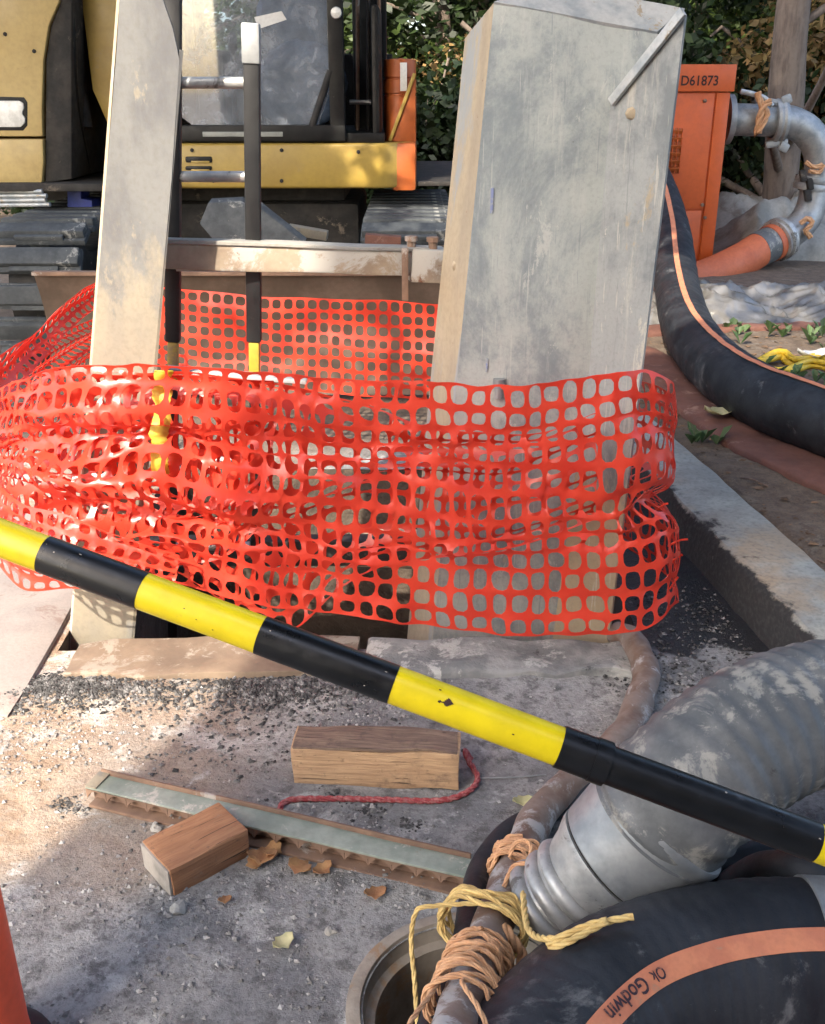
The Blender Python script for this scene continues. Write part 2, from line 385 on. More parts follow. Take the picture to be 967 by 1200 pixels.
M_cone = mat('cone_orange', (.75, .085, .03), (.68, .075, .025), .4, .55, scale=5, bump=.05, bscale=40, dirt=(.5, .08, .05), dthr=(.55, .75), dirt2=(.04, .02, .02), d2scale=14, d2thr=(.7, .74))
M_ladder = mat('ladder_black', (.006, .006, .007), (.011, .011, .012), .45, .6, scale=10, bump=.1, dirt=(.07, .065, .06), dscale=9, dthr=(.6, .75))
M_ladyel = mat('ladder_yellow', (.42, .30, .03), (.34, .24, .03), .55, scale=10, bump=.1, dirt=(.2, .15, .08), dthr=(.5, .7))
M_white = mat('white_paper', (.75, .75, .73), (.7, .7, .68), .6, bump=0)
M_blue = mat('blue_plastic', (.03, .05, .28), (.02, .04, .2), .5, bump=.05)
M_bark = mat('bark', (.19, .15, .118), (.115, .088, .07), .9, scale=6, stretch=(3, 3, .6), bump=.7, bscale=25, bdist=.012)
M_ink = mat('stencil_ink', (.03, .012, .01), (.06, .02, .012), .7, scale=60, bump=0)
M_ink2 = mat('marker_ink', (.03, .016, .025), (.34, .13, .08), .7, scale=75, contrast=(.52, .66), bump=0)
M_brick = mat('shade_building_render', (.4, .37, .33), (.36, .33, .3), .85, scale=4, bump=.3)
M_roof = mat('roof_shingle', (.09, .085, .08), (.06, .06, .06), .9, scale=9, bump=.5)
M_gravel = mat('gravel', (.30, .29, .275), (.19, .18, .17), .85, scale=30, bump=.3, bscale=150, island=.45)
M_asph = mat('asphalt_crumbs', (.035, .034, .034), (.16, .155, .15), .8, scale=30, bump=.4, bscale=150, island=.6)
M_litter = mat('leaf_litter', (.17, .10, .055), (.10, .065, .04), .9, scale=20, bump=.3, island=.5)
M_dry = mat('dry_leaf', (.38, .21, .09), (.28, .13, .06), .8, scale=25, bump=.3, bscale=120)
M_paleleaf = mat('pale_leaf', (.55, .5, .28), (.42, .42, .2), .7, scale=25, bump=.2)
M_muck = mat('wet_muck', (.014, .013, .013), (.03, .028, .026), .25, .5, scale=9, bump=.5, bscale=40, bdist=.006)
M_tarp = mat('grey_tarp', (.30, .28, .24), (.22, .21, .18), .6, .8, scale=5, bump=.3, bscale=40, dirt=(.17, .14, .11), dthr=(.5, .7))
M_pitw = mat('pit_clay', (.10, .075, .055), (.06, .045, .035), .9, scale=6, bump=.8, bscale=30, bdist=.02)

def mat_thin(name, col, col2, trans=.3, rough=.5, island=.3, spec=.4, scale=6, bump=0):
    m, k = newmat(name); p = k.p
    c = k.mix(k.ramp(k.noise(k.tc, scale), .35, .65), col, col2)
    if island:
        g = k.add('ShaderNodeNewGeometry').outputs['Random Per Island']
        h = k.add('ShaderNodeHueSaturation'); k.link(c, h.inputs['Color']); k.link(k.ramp(g, 0, 1, 1-island, 1+island), h.inputs['Value']); c = h.outputs[0]
    k.link(c, p.inputs['Base Color']); p.inputs['Roughness'].default_value = rough; p.inputs['Specular IOR Level'].default_value = spec
    t = k.add('ShaderNodeBsdfTranslucent'); k.link(c, t.inputs[0])
    mx = k.add('ShaderNodeMixShader'); mx.inputs[0].default_value = trans
    k.link(p.outputs[0], mx.inputs[1]); k.link(t.outputs[0], mx.inputs[2]); k.link(mx.outputs[0], k.n['Material Output'].inputs[0])
    if bump: k.link(k.bump(k.noise(k.tc, scale*3), bump, .01), p.inputs['Normal'])
    return m
M_net = mat_thin('orange_mesh_plastic', (.82, .085, .042), (.76, .062, .033), .45, .32, 0, .9, 9)
M_leafA = mat_thin('leaf_green', (.075, .11, .026), (.045, .075, .018), .35, .5, .45)
M_leafB = mat_thin('leaf_dark', (.028, .048, .015), (.018, .034, .011), .3, .5, .45)
M_leafC = mat_thin('leaf_autumn', (.36, .22, .10), (.26, .19, .07), .4, .5, .5)
M_ivy = mat_thin('ground_leaf', (.06, .12, .04), (.10, .15, .06), .3, .5, .35)
M_film = mat_thin('crumpled_film', (.23, .222, .21), (.165, .158, .148), .25, .14, 0, 1.0, 7, .6)
M_lens = mat('lamp_lens', (.80, .80, .76), (.66, .66, .62), .15, .25, scale=20, bump=.1, bscale=60)
def glass_mat():
    m, k = newmat('cab_glass'); p = k.p
    p.inputs['Base Color'].default_value = (.42, .46, .52, 1); p.inputs['Roughness'].default_value = .3
    tr = k.add('ShaderNodeBsdfTransparent'); tr.inputs[0].default_value = (.80, .86, .92, 1)
    gl = k.add('ShaderNodeBsdfGlossy'); gl.inputs['Roughness'].default_value = .03
    fr = k.add('ShaderNodeFresnel'); fr.inputs[0].default_value = 1.5
    m1 = k.add('ShaderNodeMixShader'); k.link(k.math('ADD', fr.outputs[0], .10), m1.inputs[0]); k.link(tr.outputs[0], m1.inputs[1]); k.link(gl.outputs[0], m1.inputs[2])
    haze_mix = k.ramp(k.noise(k.tc, 5, 12, .82, .5), .44, .62, .14, .45)      # pale haze painted into the pane, standing in for bright reflections
    mx = k.add('ShaderNodeMixShader'); k.link(haze_mix, mx.inputs[0]); k.link(m1.outputs[0], mx.inputs[1]); k.link(p.outputs[0], mx.inputs[2])
    k.link(mx.outputs[0], k.n['Material Output'].inputs[0]); return m
M_glass = glass_mat()

# ------------------------------------------------------------------ the ground
PIT = (-1.09, 0.72, 2.74, 4.35)                   # x0 x1 y0 y1
HOLE = gz(553, 1180); HR = .205
KX = lambda y: 1.135 + (y-2.55)*(-.125)           # kerb's left edge
def sstep(a, b, x):
    t = min(1, max(0, (x-a)/(b-a))); return t*t*(3-2*t)
def ground_h(x, y):
    soil = sstep(KX(y)+.26, KX(y)+.36, x)*(1 if y < 30 else 0)
    near = max(0., 1-max(abs(x), abs(y-3))/14)
    h = .085*soil*sstep(.6, 1.6, y)
    h += near*(.010*nz(x, y, 0, 3) + .0045*nz(x, y, 5, 14) + .0025*nz(x, y, 9, 45))
    h += soil*near*(.025*nz(x, y, 2, 2.2)+.008*nz(x, y, 3, 18))
    if x > PIT[1]-.02 and x < KX(y)+.1 and y > 2.6: h -= .02
    d = math.hypot(x-HOLE.x, y-HOLE.y)
    if d < HR+.16: h *= sstep(HR+.05, HR+.16, d)
    h += .022*math.exp(-(((x+.98)/.28)**2+((y-2.50)/.09)**2)) + .014*math.exp(-(((x+.45)/.3)**2+((y-2.52)/.1)**2))
    return h
def axis(lo, hi, step, far):
    a = list(np.arange(lo, hi, step)); s = step
    x = a[-1]
    while x < far: s *= 1.16; x += s; a.append(x)
    s = step; x = a[0]; pre = []
    while x > -far: s *= 1.16; x -= s; pre.append(x)
    return pre[::-1]+a
xs = axis(-1.6, 2.2, .02, 220); ys = axis(1.1, 4.8, .02, 220)
def sd_pit(x, y): return max(PIT[0]-x, x-PIT[1], PIT[2]-y, y-PIT[3])
def build_ground():
    vs, fs, att = [], [], []
    for y in ys:
        for x in xs:
            X, Y = x, y
            if abs(sd_pit(x, y)) < .012:
                for b in PIT[:2]:
                    if abs(x-b) < .012: X = b
                for b in PIT[2:]:
                    if abs(y-b) < .012: Y = b
            d = math.hypot(x-HOLE.x, y-HOLE.y)
            if abs(d-HR) < .014:
                X = HOLE.x+(x-HOLE.x)*HR/d; Y = HOLE.y+(y-HOLE.y)*HR/d
            vs.append((X, Y, ground_h(X, Y)))
            soil = max(sstep(KX(Y)+.22, KX(Y)+.34, X), sstep(4.2, 4.9, Y+.3*nz(X, Y, 0, 1.5)), sstep(-3.4, -5, X))
            mk_ = sstep(.5, .72, X+.1*nz(X, Y, 1, 5))*sstep(KX(Y)+.12, KX(Y)-.02, X)*sstep(2.64, 2.84, Y+.12*nz(X, Y, 4, 6))*sstep(5, 4.3, Y)
            dust = sstep(-.30, -.85, X+.25*nz(X, Y, 8, 3))*sstep(1.55, 1.95, Y+.15*nz(X, Y, 4, 4))
            mk_ = max(mk_, .62*math.exp(-(((X+.98)/.24)**2+((Y-2.50)/.085)**2)), .5*math.exp(-(((X+.42)/.24)**2+((Y-2.50)/.09)**2)))
            att.append((soil, mk_, dust, 1))
    nx = len(xs)
    for j in range(len(ys)-1):
        for i in range(nx-1):
            cx, cy = (xs[i]+xs[i+1])/2, (ys[j]+ys[j+1])/2
            if sd_pit(cx, cy) < 0 or math.hypot(cx-HOLE.x, cy-HOLE.y) < HR: continue
            a = j*nx+i; fs.append((a, a+1, a+nx+1, a+nx))
    m, k = newmat('site_ground'); p = k.p
    at_ = k.add('ShaderNodeVertexColor', layer_name='cover'); sep = k.add('ShaderNodeSeparateColor'); k.link(at_.outputs[0], sep.inputs[0])
    n1 = k.noise(k.tc, 2.2, 8, .65); n2 = k.noise(k.tc, 14, 8, .7); n3 = k.noise(k.tc, 90, 4, .7); n4 = k.noise(k.tc, 5, 8, .7, .4)
    c = k.mix(k.ramp(n1, .42, .58), (.20, .20, .20), (.33, .325, .31))
    c = k.mix(k.ramp(n2, .5, .64, 0, .85), c, (.095, .09, .088))
    c = k.mix(k.ramp(n4, .54, .62, 0, .8), c, (.46, .455, .435))
    c = k.mix(k.ramp(k.noise(k.tc, 38, 8, .75), .52, .62, 0, .7), c, (.13, .125, .12))
    d = k.mix(k.ramp(n2, .38, .62), (.29, .20, .13), (.40, .32, .245))
    d = k.mix(k.ramp(n4, .52, .60), d, (.47, .43, .385))
    d = k.mix(k.ramp(n1, .55, .66, 0, .7), d, (.2, .14, .10))
    c = k.mix(k.math('MULTIPLY', sep.outputs[2], k.ramp(n1, .2, .6, .55, 1)), c, d)
    so = k.mix(k.ramp(n2, .35, .65), (.095, .066, .045), (.165, .12, .083)); so = k.mix(k.ramp(n4, .55, .66), so, (.2, .165, .125))
    so = k.mix(k.ramp(n3, .55, .7, 0, .6), so, (.06, .042, .03))
    c = k.mix(sep.outputs[0], c, so)
    mu = k.mix(k.ramp(n2, .62, .7), (.016, .015, .015), (.09, .085, .08))
    mm = k.ramp(k.math('ADD', sep.outputs[1], k.ramp(n4, .3, .7, -.25, .2)), .35, .6)
    c = k.mix(mm, c, mu)
    c = k.mix(k.ramp(n3, .4, .72, 0, .5), c, k.mix(.6, c, (.04, .04, .04)))
    c = k.mix(k.ramp(k.noise(k.tc, 130, 3, .7), .66, .72, 0, .5), c, (.45, .44, .41))
    k.link(c, p.inputs['Base Color'])
    k.link(k.ramp(mm, 0, 1, .88, .35), p.inputs['Roughness'])
    b = k.bump(n2, .7, .016); b = k.bump(k.noise(k.tc, 38, 8, .75), .6, .008, b); b = k.bump(n3, .8, .005, b); k.link(b, p.inputs['Normal'])
    o = mk('ground', vs, fs, m, None, True); tag(o, kind='structure')
    ca = o.data.color_attributes.new('cover', 'FLOAT_COLOR', 'POINT')
    ca.data.foreach_set('color', np.array(att, dtype=np.float32).ravel())
    return o
build_ground()
def gpt(px, py, dz=0.0):
    """point on the real ground surface"""
    p = gz(px, py, 0)
    for _ in range(4): p = gz(px, py, ground_h(p.x, p.y)+dz)
    return p

# pit shaft and manhole shaft
def build_pit():
    x0, x1, y0, y1 = PIT; zb = -1.6; vs, fs = [], []
    n, mz = 24, 12
    def wall(a, b):
        base = len(vs)
        for j in range(mz+1):
            for i in range(n+1):
                p = V(a).lerp(V(b), i/n); z = .0+(zb)*j/mz
                if j == 0: z = ground_h(p.x, p.y)-.001
                d = .035*nz(p.x, p.y, z, 4) if 0 < j else 0
                nn = (V(b)-V(a)).normalized().cross(V((0, 0, 1)))
                vs.append((p.x+nn.x*d, p.y+nn.y*d, z))
        for j in range(mz):
            for i in range(n):
                q = base+j*(n+1)+i; fs.append((q, q+1, q+n+2, q+n+1))
    c = [(x0, y0, 0), (x1, y0, 0), (x1, y1, 0), (x0, y1, 0)]
    for i in range(4): wall(c[i], c[(i+1) % 4])
    b = len(vs); vs.extend([(x0-.1, y0-.1, zb), (x1+.1, y0-.1, zb), (x1+.1, y1+.1, zb), (x0-.1, y1+.1, zb)]); fs.append((b, b+1, b+2, b+3))
    tag(mk('pit_wall', vs, fs, M_pitw, None, True), kind='structure')
build_pit()
rim = thing('manhole_frame', 'round cast manhole frame set flush in grey ground beside tied pipes', 'manhole', (HOLE.x, HOLE.y, 0))
lathe('rim_ring', (HOLE.x, HOLE.y, -.9), (HOLE.x, HOLE.y, 1),
      [(0, HR-.02), (.80, HR-.02), (.865, HR-.022), (.868, HR-.003), (.895, HR+.002), (.907, HR+.006), (.908, HR+.024), (.903, HR+.032), (.88, HR+.034)], mat('cast_rim', (.30, .26, .21), (.2, .165, .13), .8, scale=9, bump=.6, bscale=60, dirt=(.26, .17, .1), dthr=(.52, .66), dscale=6), rim, 64)
lathe('shaft_bottom', (HOLE.x, HOLE.y, -.9), (HOLE.x, HOLE.y, 1), [(0, .0), (.002, HR)], M_pitw, rim, 32)

# kerb and slabs
def kerb_mat():
    m, k = newmat('kerb_concrete'); p = k.p
    n1 = k.noise(k.tc, 4, 8, .65); n2 = k.noise(k.tc, 7, 8, .7); n3 = k.noise(k.tc, 60, 4)
    c = k.mix(k.ramp(n1, .38, .62), (.34, .34, .30), (.24, .235, .21)); c = k.mix(k.ramp(k.noise(k.tc, 2.4, 6), .5, .64, 0, .8), c, (.33, .25, .165))
    v = k.add('ShaderNodeVertexColor', layer_name='splash').outputs[0]
    c = k.mix(k.ramp(k.math('ADD', v, k.math('MULTIPLY', k.math('SUBTRACT', n2, .5), 2.2)), .42, .7), c, (.02, .019, .018))
    c = k.mix(k.ramp(n3, .42, .75, 0, .4), c, (.08, .075, .07)); k.link(c, p.inputs['Base Color']); p.inputs['Roughness'].default_value = .85
    k.link(k.bump(n3, .5, .005), p.inputs['Normal']); return m
def kerb():
    bm = bmesh.new(); y0, y1 = 1.9, 4.75; n = 60; prof = [(0, -.1), (.012, .115), (.03, .135), (.15, .14), (.27, .137), (.285, .125), (.29, -.1)]
    rows = []
    for i in range(n+1):
        y = y0+(y1-y0)*i/n
        rows.append([bm.verts.new((KX(y)+a+.008*nz(y, a, z, 6), y, z+.006*nz(y, a, 3, 5))) for a, z in prof])
    for i in range(n):
        for k in range(len(prof)-1): bm.faces.new((rows[i][k], rows[i+1][k], rows[i+1][k+1], rows[i][k+1]))
    bm.faces.new(rows[0]); bm.faces.new(rows[-1][::-1]); bmesh.ops.recalc_face_normals(bm, faces=bm.faces)
    o = from_bm('concrete_kerb', bm, kerb_mat(), None, True, math.radians(45))
    ca = o.data.color_attributes.new('splash', 'FLOAT_COLOR', 'POINT')
    st = [1, .95, .45, .12, 0, 0, 0]
    ca.data.foreach_set('color', np.array([(st[i % 7],)*3+(1,) for i in range(len(o.data.vertices))], dtype=np.float32).ravel())
    tag(o, 'stained concrete kerb between black muck and brown soil', 'kerb')
kerb()
o = box('concrete_slab', (-1.78, 3.12, -.012), (1.34, 1.5, .06), M_slab, bevel=.012, sub=9, jit=.03); tag(o, 'pale dusty concrete slab left of clay coated post', 'slab')
a, b = at(80, 757, 2.66), at(420, 757, 2.70)
o = beam('edge_board', V((a.x+.01, 2.655, .008)), V((b.x, 2.675, .016)), .20, .035, M_board, sub=7, jit=.016); tag(o, 'muddy tan board lying along the front edge of the pit', 'board')
o = beam('edge_sill', V((b.x+.03, 2.675, -.004)), V((.66, 2.68, -.006)), .19, .05, M_sill, bevel=.014, sub=9, jit=.03); tag(o, 'grey concrete sill in front of big steel trench sheet', 'sill')

# ------------------------------------------------------------------ trench sheets
def ext(P, zb=-1.58):
    d = P[-1]-P[-2]; k = (zb-P[-1].z)/d.z; return P+[P[-1]+d*k]
YS = 2.95
ts = thing('trench_sheet', 'wide grey steel trench sheet with bent flanges behind the orange mesh', 'trench sheet', (at(600, 757, YS).x, YS, -1.58))
A = ext([at(545, 45, 3.17), at(505, 440, 3.17), at(478, 740, 3.17)])
B = ext([at(579, 3, YS), at(536, 440, YS), at(508, 740, YS)])
Cc = ext([at(716, 118, YS), at(690, 440, YS), at(647, 755, YS)])
Cp = ext([at(772, 40, YS), at(720, 125, YS), at(690, 440, YS), at(647, 755, YS)])
D = ext([at(803, 18, 2.80), at(752, 432, 2.80), at(712, 755, 2.80)])
ruled('face_plate', [B[0], B[0].lerp(B[1], .2), B[1], B[2], B[3]], Cp, 10, 40, .009, M_sheet, ts, .006)
ruled('left_flange', A, B, 4, 40, .009, M_tan, ts, .003)
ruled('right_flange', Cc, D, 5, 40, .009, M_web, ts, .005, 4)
E0, E1 = at(640, -22, 3.05), at(803, 10, 2.99)
ruled('top_lip', [at(640, -22, 3.05), at(579, 2, YS-.004)], [E1, at(770, 37, YS-.004)], 6, 3, .009, M_lip, ts, .003)
beam('cut_edge', at(716, 120, YS-.012), at(801, 13, 2.80-.012), .012, .026, M_lip, ts, .003, up=V((.3, -.2, 1)))
for (p0, p1, ww) in (((577, 220), (576, 250), .008), ((571, 420), (570, 436), .006)):
    beam('crayon_mark', at(*p0, YS-.0035), at(*p1, YS-.0035), .003, ww, M_crayon, ts, .0005, up=V((1, 0, 0)))
for (x, y) in ((536, 312), (741, 133)):
    p = at(x, y, 3.06 if x < 600 else 2.90); lathe('bolt', p+V((0, .01, 0)), p+V((0, -1, 0)), [(0, .017), (.012, .017), (.02, .012), (.022, 0)], M_tan, ts, 8)
p = at(585, 456, 2.93); lathe('bolt', p+V((0, .01, .03)), p+V((0, .01, -1)), [(0, .0), (.001, .018), (.03, .018), (.032, .013), (.06, .013), (.062, 0)], M_galv, ts, 10)

YP = 2.86
tp = thing('trench_sheet', 'narrow clay coated trench sheet edge standing next to the ladder', 'trench sheet', (at(120, 740, YP).x, YP, -1.58))
pl = [at(142, -40, YP), at(140, 0, YP), at(124, 213, YP), at(108, 425, YP), at(86, 715, YP)]
pr = [at(178, -40, YP), at(191, 0, YP), at(211, 58, YP), at(181, 425, YP), at(157, 715, YP)]
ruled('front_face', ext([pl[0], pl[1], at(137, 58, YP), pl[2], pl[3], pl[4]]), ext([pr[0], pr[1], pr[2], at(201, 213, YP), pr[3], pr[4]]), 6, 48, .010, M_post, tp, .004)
bk = V((-.045, .09, 0))
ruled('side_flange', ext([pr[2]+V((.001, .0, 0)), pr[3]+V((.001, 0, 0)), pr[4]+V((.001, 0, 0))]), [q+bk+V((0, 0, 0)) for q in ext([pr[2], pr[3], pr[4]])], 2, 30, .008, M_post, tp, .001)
ruled('side_flange', ext([pl[1], pl[3], pl[4]]), [q+V((.03, .09, 0)) for q in ext([pl[1], pl[3], pl[4]])], 2, 30, .008, M_tan, tp, .001)

# far trench sheets closing the pit, strut
st = thing('spreader_strut', 'muddy steel spreader strut bolted to the left flange of the wide sheet', 'strut', tuple(at(360, 305, 3.3)))
s0, s1 = at(150, 296, 3.02), at(500, 307, 3.27)
beam('strut_beam', s0, s1, .09, .075, M_strut, st, .006, sub=4, jit=.006)
e = (s1-s0).normalized()
beam('top_rib', s0+V((0, -.02, .042)), s1+V((0, -.02, .042)), .06, .012, M_conc, st, .003, sub=3, jit=.006)
beam('end_plate', s1-e*.06+V((0, 0, -.005)), s1+e*.06+V((0, -.01, -.005)), .12, .10, M_strut, st, .006)
for k in (-.05, .02): lathe('clamp_bolt', s1+e*k+V((0, -.03, .045)), s1+e*k+V((0, -.03, 1)), [(0, .014), (.02, .014), (.022, .02), (.036, .02), (.038, 0)], M_rust, st, 8)
beam('hanger_strap', s1-e*.07+V((0, -.064, .05)), s1-e*.07+V((0, -.064, -.11)), .02, .008, M_rust, st, .002, up=V((0, 1, 0)))
# inner pit timber seen behind the mesh
o = beam('pit_timber', at(410, 640, 3.62), at(640, 652, 3.62), .09, .13, M_tan, bevel=.006, sub=3, jit=.006); tag(o, 'pale timber waler across the pit behind the mesh', 'timber')
o = beam('pit_timber', V((-1.25, 3.42, .02)), V((.55, 3.42, .03)), .07, .10, M_dark, bevel=.006); tag(o, 'dark walling timber across the pit under the ladder', 'timber')
o = beam('cross_plank', at(195, 432, 3.02), at(360, 446, 3.02), .05, .012, M_lip, bevel=.002); tag(o, 'thin pale plank under the top of orange mesh', 'plank')

# ------------------------------------------------------------------ ladder
YL = 3.12
ld = thing('ladder', 'black railed ladder with yellow feet standing in the pit', 'ladder', (at(250, 430, YL).x, YL, -1.55))
for k, (xt, yt, xb) in enumerate(((203, -10, 203), (295, 50, 298))):
    top, low = at(xt, yt, YL-.02), at(xb, 400, YL+.02); d = (low-top).normalized()
    r = beam('rail', top, low, .035, .045, M_ladder, ld, .006, up=V((1, 0, 0)))
    foot = low + d*((low.z+1.55)/-d.z)
    beam('rail_foot', low+d*.001, low+d*.13, .028, .032, M_ladyel, ld, .004, up=V((1, 0, 0)))
    beam('rail_lower', low+d*.131, foot, .028, .032, M_ladder, ld, .004, up=V((1, 0, 0)))
    if k:
        beam('rail_cap', at(294, 27, YL-.02), at(295, 75, YL-.02), .042, .05, M_galv, ld, .006, up=V((1, 0, 0)))
        p0, p1 = top, low
    else: q0, q1 = top, low
for y in (97, 207, 312, 540, 640):
    tube('rung', [at(207, y, YL), at(293, y, YL)], .0155, M_alu, ld, 14, .05)

# ------------------------------------------------------------------ the orange mesh
def netpanel(name, S, nc, nr, parent, hole=.40, seed=0, jag=None):
    """S(u,v) surface; each cell a frame with a rounded opening"""
    idx = {}; vs = []; fs = []
    R = random.Random(seed)
    def vid(u, v):
        key = (round(u*600), round(v*600))
        if key not in idx:
            idx[key] = len(vs); vs.append(S(u, v))
        return idx[key]
    N = 12
    for i in range(nc):
        for j in range(nr):
            if jag and jag(i, j): continue
            hx = hole*R.uniform(.82, 1.09); hy = hole*R.uniform(.78, 1.08)
            outer = []
            for k in range(N):
                q = k/N*4; s = int(q); t = q-s
                outer.append([(t, 0), (1, t), (1-t, 1), (0, 1-t)][s])
            inn = []
            for (ox, oy) in outer:
                a = math.atan2(oy-.5, ox-.5); ca, sa = math.cos(a), math.sin(a); ex = 3.0
                rr = (abs(ca/hx)**ex+abs(sa/hy)**ex)**(-1/ex)
                inn.append((.5+ca*rr, .5+sa*rr))
            O = [vid(i+x, j+y) for x, y in outer]; I = [vid(i+x, j+y) for x, y in inn]
            for k in range(N):
                k2 = (k+1) % N; fs.append((O[k], O[k2], I[k2], I[k]))
    o = mk(name, vs, fs, M_net, parent, True)
    md = o.modifiers.new('thick', 'SOLIDIFY'); md.thickness = .0009; md.offset = 0
    es = o.modifiers.new('crisp', 'EDGE_SPLIT'); es.split_angle = math.radians(50); es.use_edge_sharp = False
    return o
def spline_cols(cols):
    """cols: (px, ytop, ybot, Ytop, Ybot) -> function(t in 0..1) giving (top, bottom) by arc length"""
    T = catmull([at(c[0], c[1], c[3]) for c in cols], 8); B = catmull([at(c[5] if len(c) > 5 else c[0], c[2], c[4]) for c in cols], 8)
    Lg = [0]
    for i in range(1, len(T)): Lg.append(Lg[-1]+((T[i]+B[i]-T[i-1]-B[i-1])/2).length)
    def f(t):
        s = min(max(t, 0), 1)*Lg[-1]; lo, hi = 0, len(Lg)-1
        while hi-lo > 1:
            m = (lo+hi)//2
            if Lg[m] <= s: lo = m
            else: hi = m
        k = (s-Lg[lo])/(Lg[hi]-Lg[lo]); return T[lo].lerp(T[hi], k), B[lo].lerp(B[hi], k)
    return f, Lg[-1]
net = thing('safety_mesh', 'crumpled orange plastic safety mesh wrapped around the pit', 'safety mesh', (-.2, 2.7, 0))
CW = .052
front = [(118, 372, 440, 4.25, 4.3), (60, 395, 500, 3.75, 3.8), (5, 430, 560, 3.25, 3.3), (-18, 462, 610, 2.95, 2.95), (20, 446, 652, 2.70, 2.66), (70, 432, 682, 2.60, 2.58), (120, 428, 690, 2.56, 2.57),
         (180, 428, 686, 2.57, 2.58), (240, 431, 700, 2.60, 2.60, 235), (320, 437, 716, 2.62, 2.62, 322), (400, 444, 722, 2.64, 2.62), (500, 447, 734, 2.64, 2.61), (600, 452, 744, 2.64, 2.60, 602),
         (690, 441, 744, 2.66, 2.60, 700), (748, 434, 738, 2.68, 2.62, 755), (786, 444, 712, 2.74, 2.68, 790), (789, 462, 700, 2.92, 2.85, 794), (770, 452, 672, 3.15, 3.1, 780), (730, 442, 640, 3.4, 3.35)]
fF, FL = spline_cols(front)
nF = int(FL/CW); NR = 12
def S_front(u, v):
    t = u/nF; a, b = fF(t); w_ = v/NR
    x0 = a.x
    left = sstep(.0, -.75, a.x)
    # gathered pleats: rows bunch up and the sheet folds in and out
    ww = w_ + (.030*math.sin(w_*PI*2*2.2+a.x*2.4)+.018*nz(a.x, w_, 1, 5))*math.sin(PI*w_)
    p = a.lerp(b, ww)
    fold = .034*math.sin(w_*PI*2*3.2 + 3.2*a.x + 2*nz(a.x, w_, 3, 2.2))*left + .030*nz(a.x*1.3, w_*2.6-a.x*1.1, seed_ := 2.0, 2.6)+.014*nz(a.x, w_*3, 7, 9)
    k = math.sin(PI*min(1, max(0, w_*1.05+.02)))**.6 if 0 < w_ < 1 else .15
    nrm = V((0, -1, 0)) if t > .2 else V((-.75, -.65, 0))
    p = p + nrm*fold*k*1.25 + V((.010*nz(a.x, w_, 11, 6)*(1+left)+.008*nz(a.x, w_*.8, 17, 15), .010*nz(a.x, w_*.8, 19, 12), .016*nz(a.x, w_, 13, 4.5)*(1+left*.8)*math.sin(PI*w_)+.008*nz(a.x, w_*.8, 23, 15)))
    # rolled crease running across the left half
    p = p + V((-.085, .02, 0))*sstep(.5, .72, a.x)*math.exp(-((w_-.50)/.07)**2)
    cr = .62+.13*a.x+.02*math.sin(a.x*5)
    dd = (w_-cr)/.055
    p = p + V((0, -.035, .012))*math.exp(-dd*dd)*left
    if w_ > cr: p = p + V((0, .05, 0))*left*min(1, (w_-cr)/.12)
    return p
netpanel('front_panel', S_front, nF, NR, net, .412, 1)
inner = [(40, 436, 620, 2.78, 2.74), (110, 436, 650, 2.70, 2.72), (200, 440, 668, 2.70, 2.72), (290, 446, 730, 2.72, 2.70), (340, 452, 738, 2.74, 2.68), (400, 470, 690, 2.78, 2.70), (470, 490, 662, 2.80, 2.72), (560, 505, 650, 2.79, 2.74), (640, 500, 628, 2.76, 2.72), (700, 480, 610, 2.74, 2.72)]
fI, IL = spline_cols(inner); nI = int(IL/.05)
def S_inner(u, v):
    a, b = fI(u/nI); w_ = v/11
    p = a.lerp(b, w_+.05*math.sin(w_*9+a.x*4)*math.sin(PI*w_))
    return p + V((.02*nz(a.x, w_, 21, 5), .05*nz(a.x*1.5, w_*3, 23, 2.5), .025*nz(a.x, w_, 25, 4)))
netpanel('inner_panel', S_inner, nI, 11, net, .40, 2)
mid_ = [(-16, 470, 640, 2.92, 2.80), (20, 452, 664, 2.74, 2.68), (70, 438, 672, 2.66, 2.64), (120, 434, 668, 2.63, 2.65), (190, 436, 664, 2.64, 2.66), (260, 440, 655, 2.66, 2.66), (320, 448, 600, 2.68, 2.66)]
fM, ML = spline_cols(mid_); nM = int(ML/.046)
def S_mid(u, v):
    a, b = fM(u/nM); w_ = v/10
    p = a.lerp(b, w_+.06*math.sin(w_*8-a.x*5+1)*math.sin(PI*w_))
    return p + V((.025*nz(a.x, w_, 41, 5), .045*nz(a.x*1.7, w_*3.5+a.x, 43, 2.5), .03*nz(a.x, w_, 45, 4)))
netpanel('middle_panel', S_mid, nM, 10, net, .37, 6)
back = [(118, 334, 425, 4.28, 4.3), (200, 338, 440, 4.42, 4.4), (300, 346, 452, 4.45, 4.42), (400, 350, 462, 4.45, 4.42), (505, 356, 470, 4.44, 4.4), (620, 365, 480, 4.35, 4.3), (690, 400, 540, 3.9, 3.85), (740, 440, 640, 3.42, 3.36)]
fB, BL = spline_cols(back); nB = int(BL/.052)
def S_back(u, v):
    a, b = fB(u/nB); w_ = v/8; p = a.lerp(b, w_)
    return p+V((0, .03*nz(a.x, w_*1.5, 31, 2.5), .012*nz(a.x, w_, 33, 4)))
netpanel('back_panel', S_back, nB, 8, net, .40, 3)
lf = [(122, 326, 352, 4.0, 3.96), (90, 345, 380, 3.7, 3.66), (50, 382, 420, 3.4, 3.36), (10, 412, 470, 3.15, 3.1), (-40, 440, 540, 2.95, 2.9)]
fL, LL = spline_cols(lf); nL = int(LL/.05)
def S_left(u, v):
    a, b = fL(u/nL); w_ = v/4; p = a.lerp(b, w_); return p+V((-.03*math.sin(PI*w_), -.04*math.sin(PI*w_), .01*nz(a.x, a.y, w_, 6)))
netpanel('rolled_edge', S_left, nL, 4, net, .33, 4)
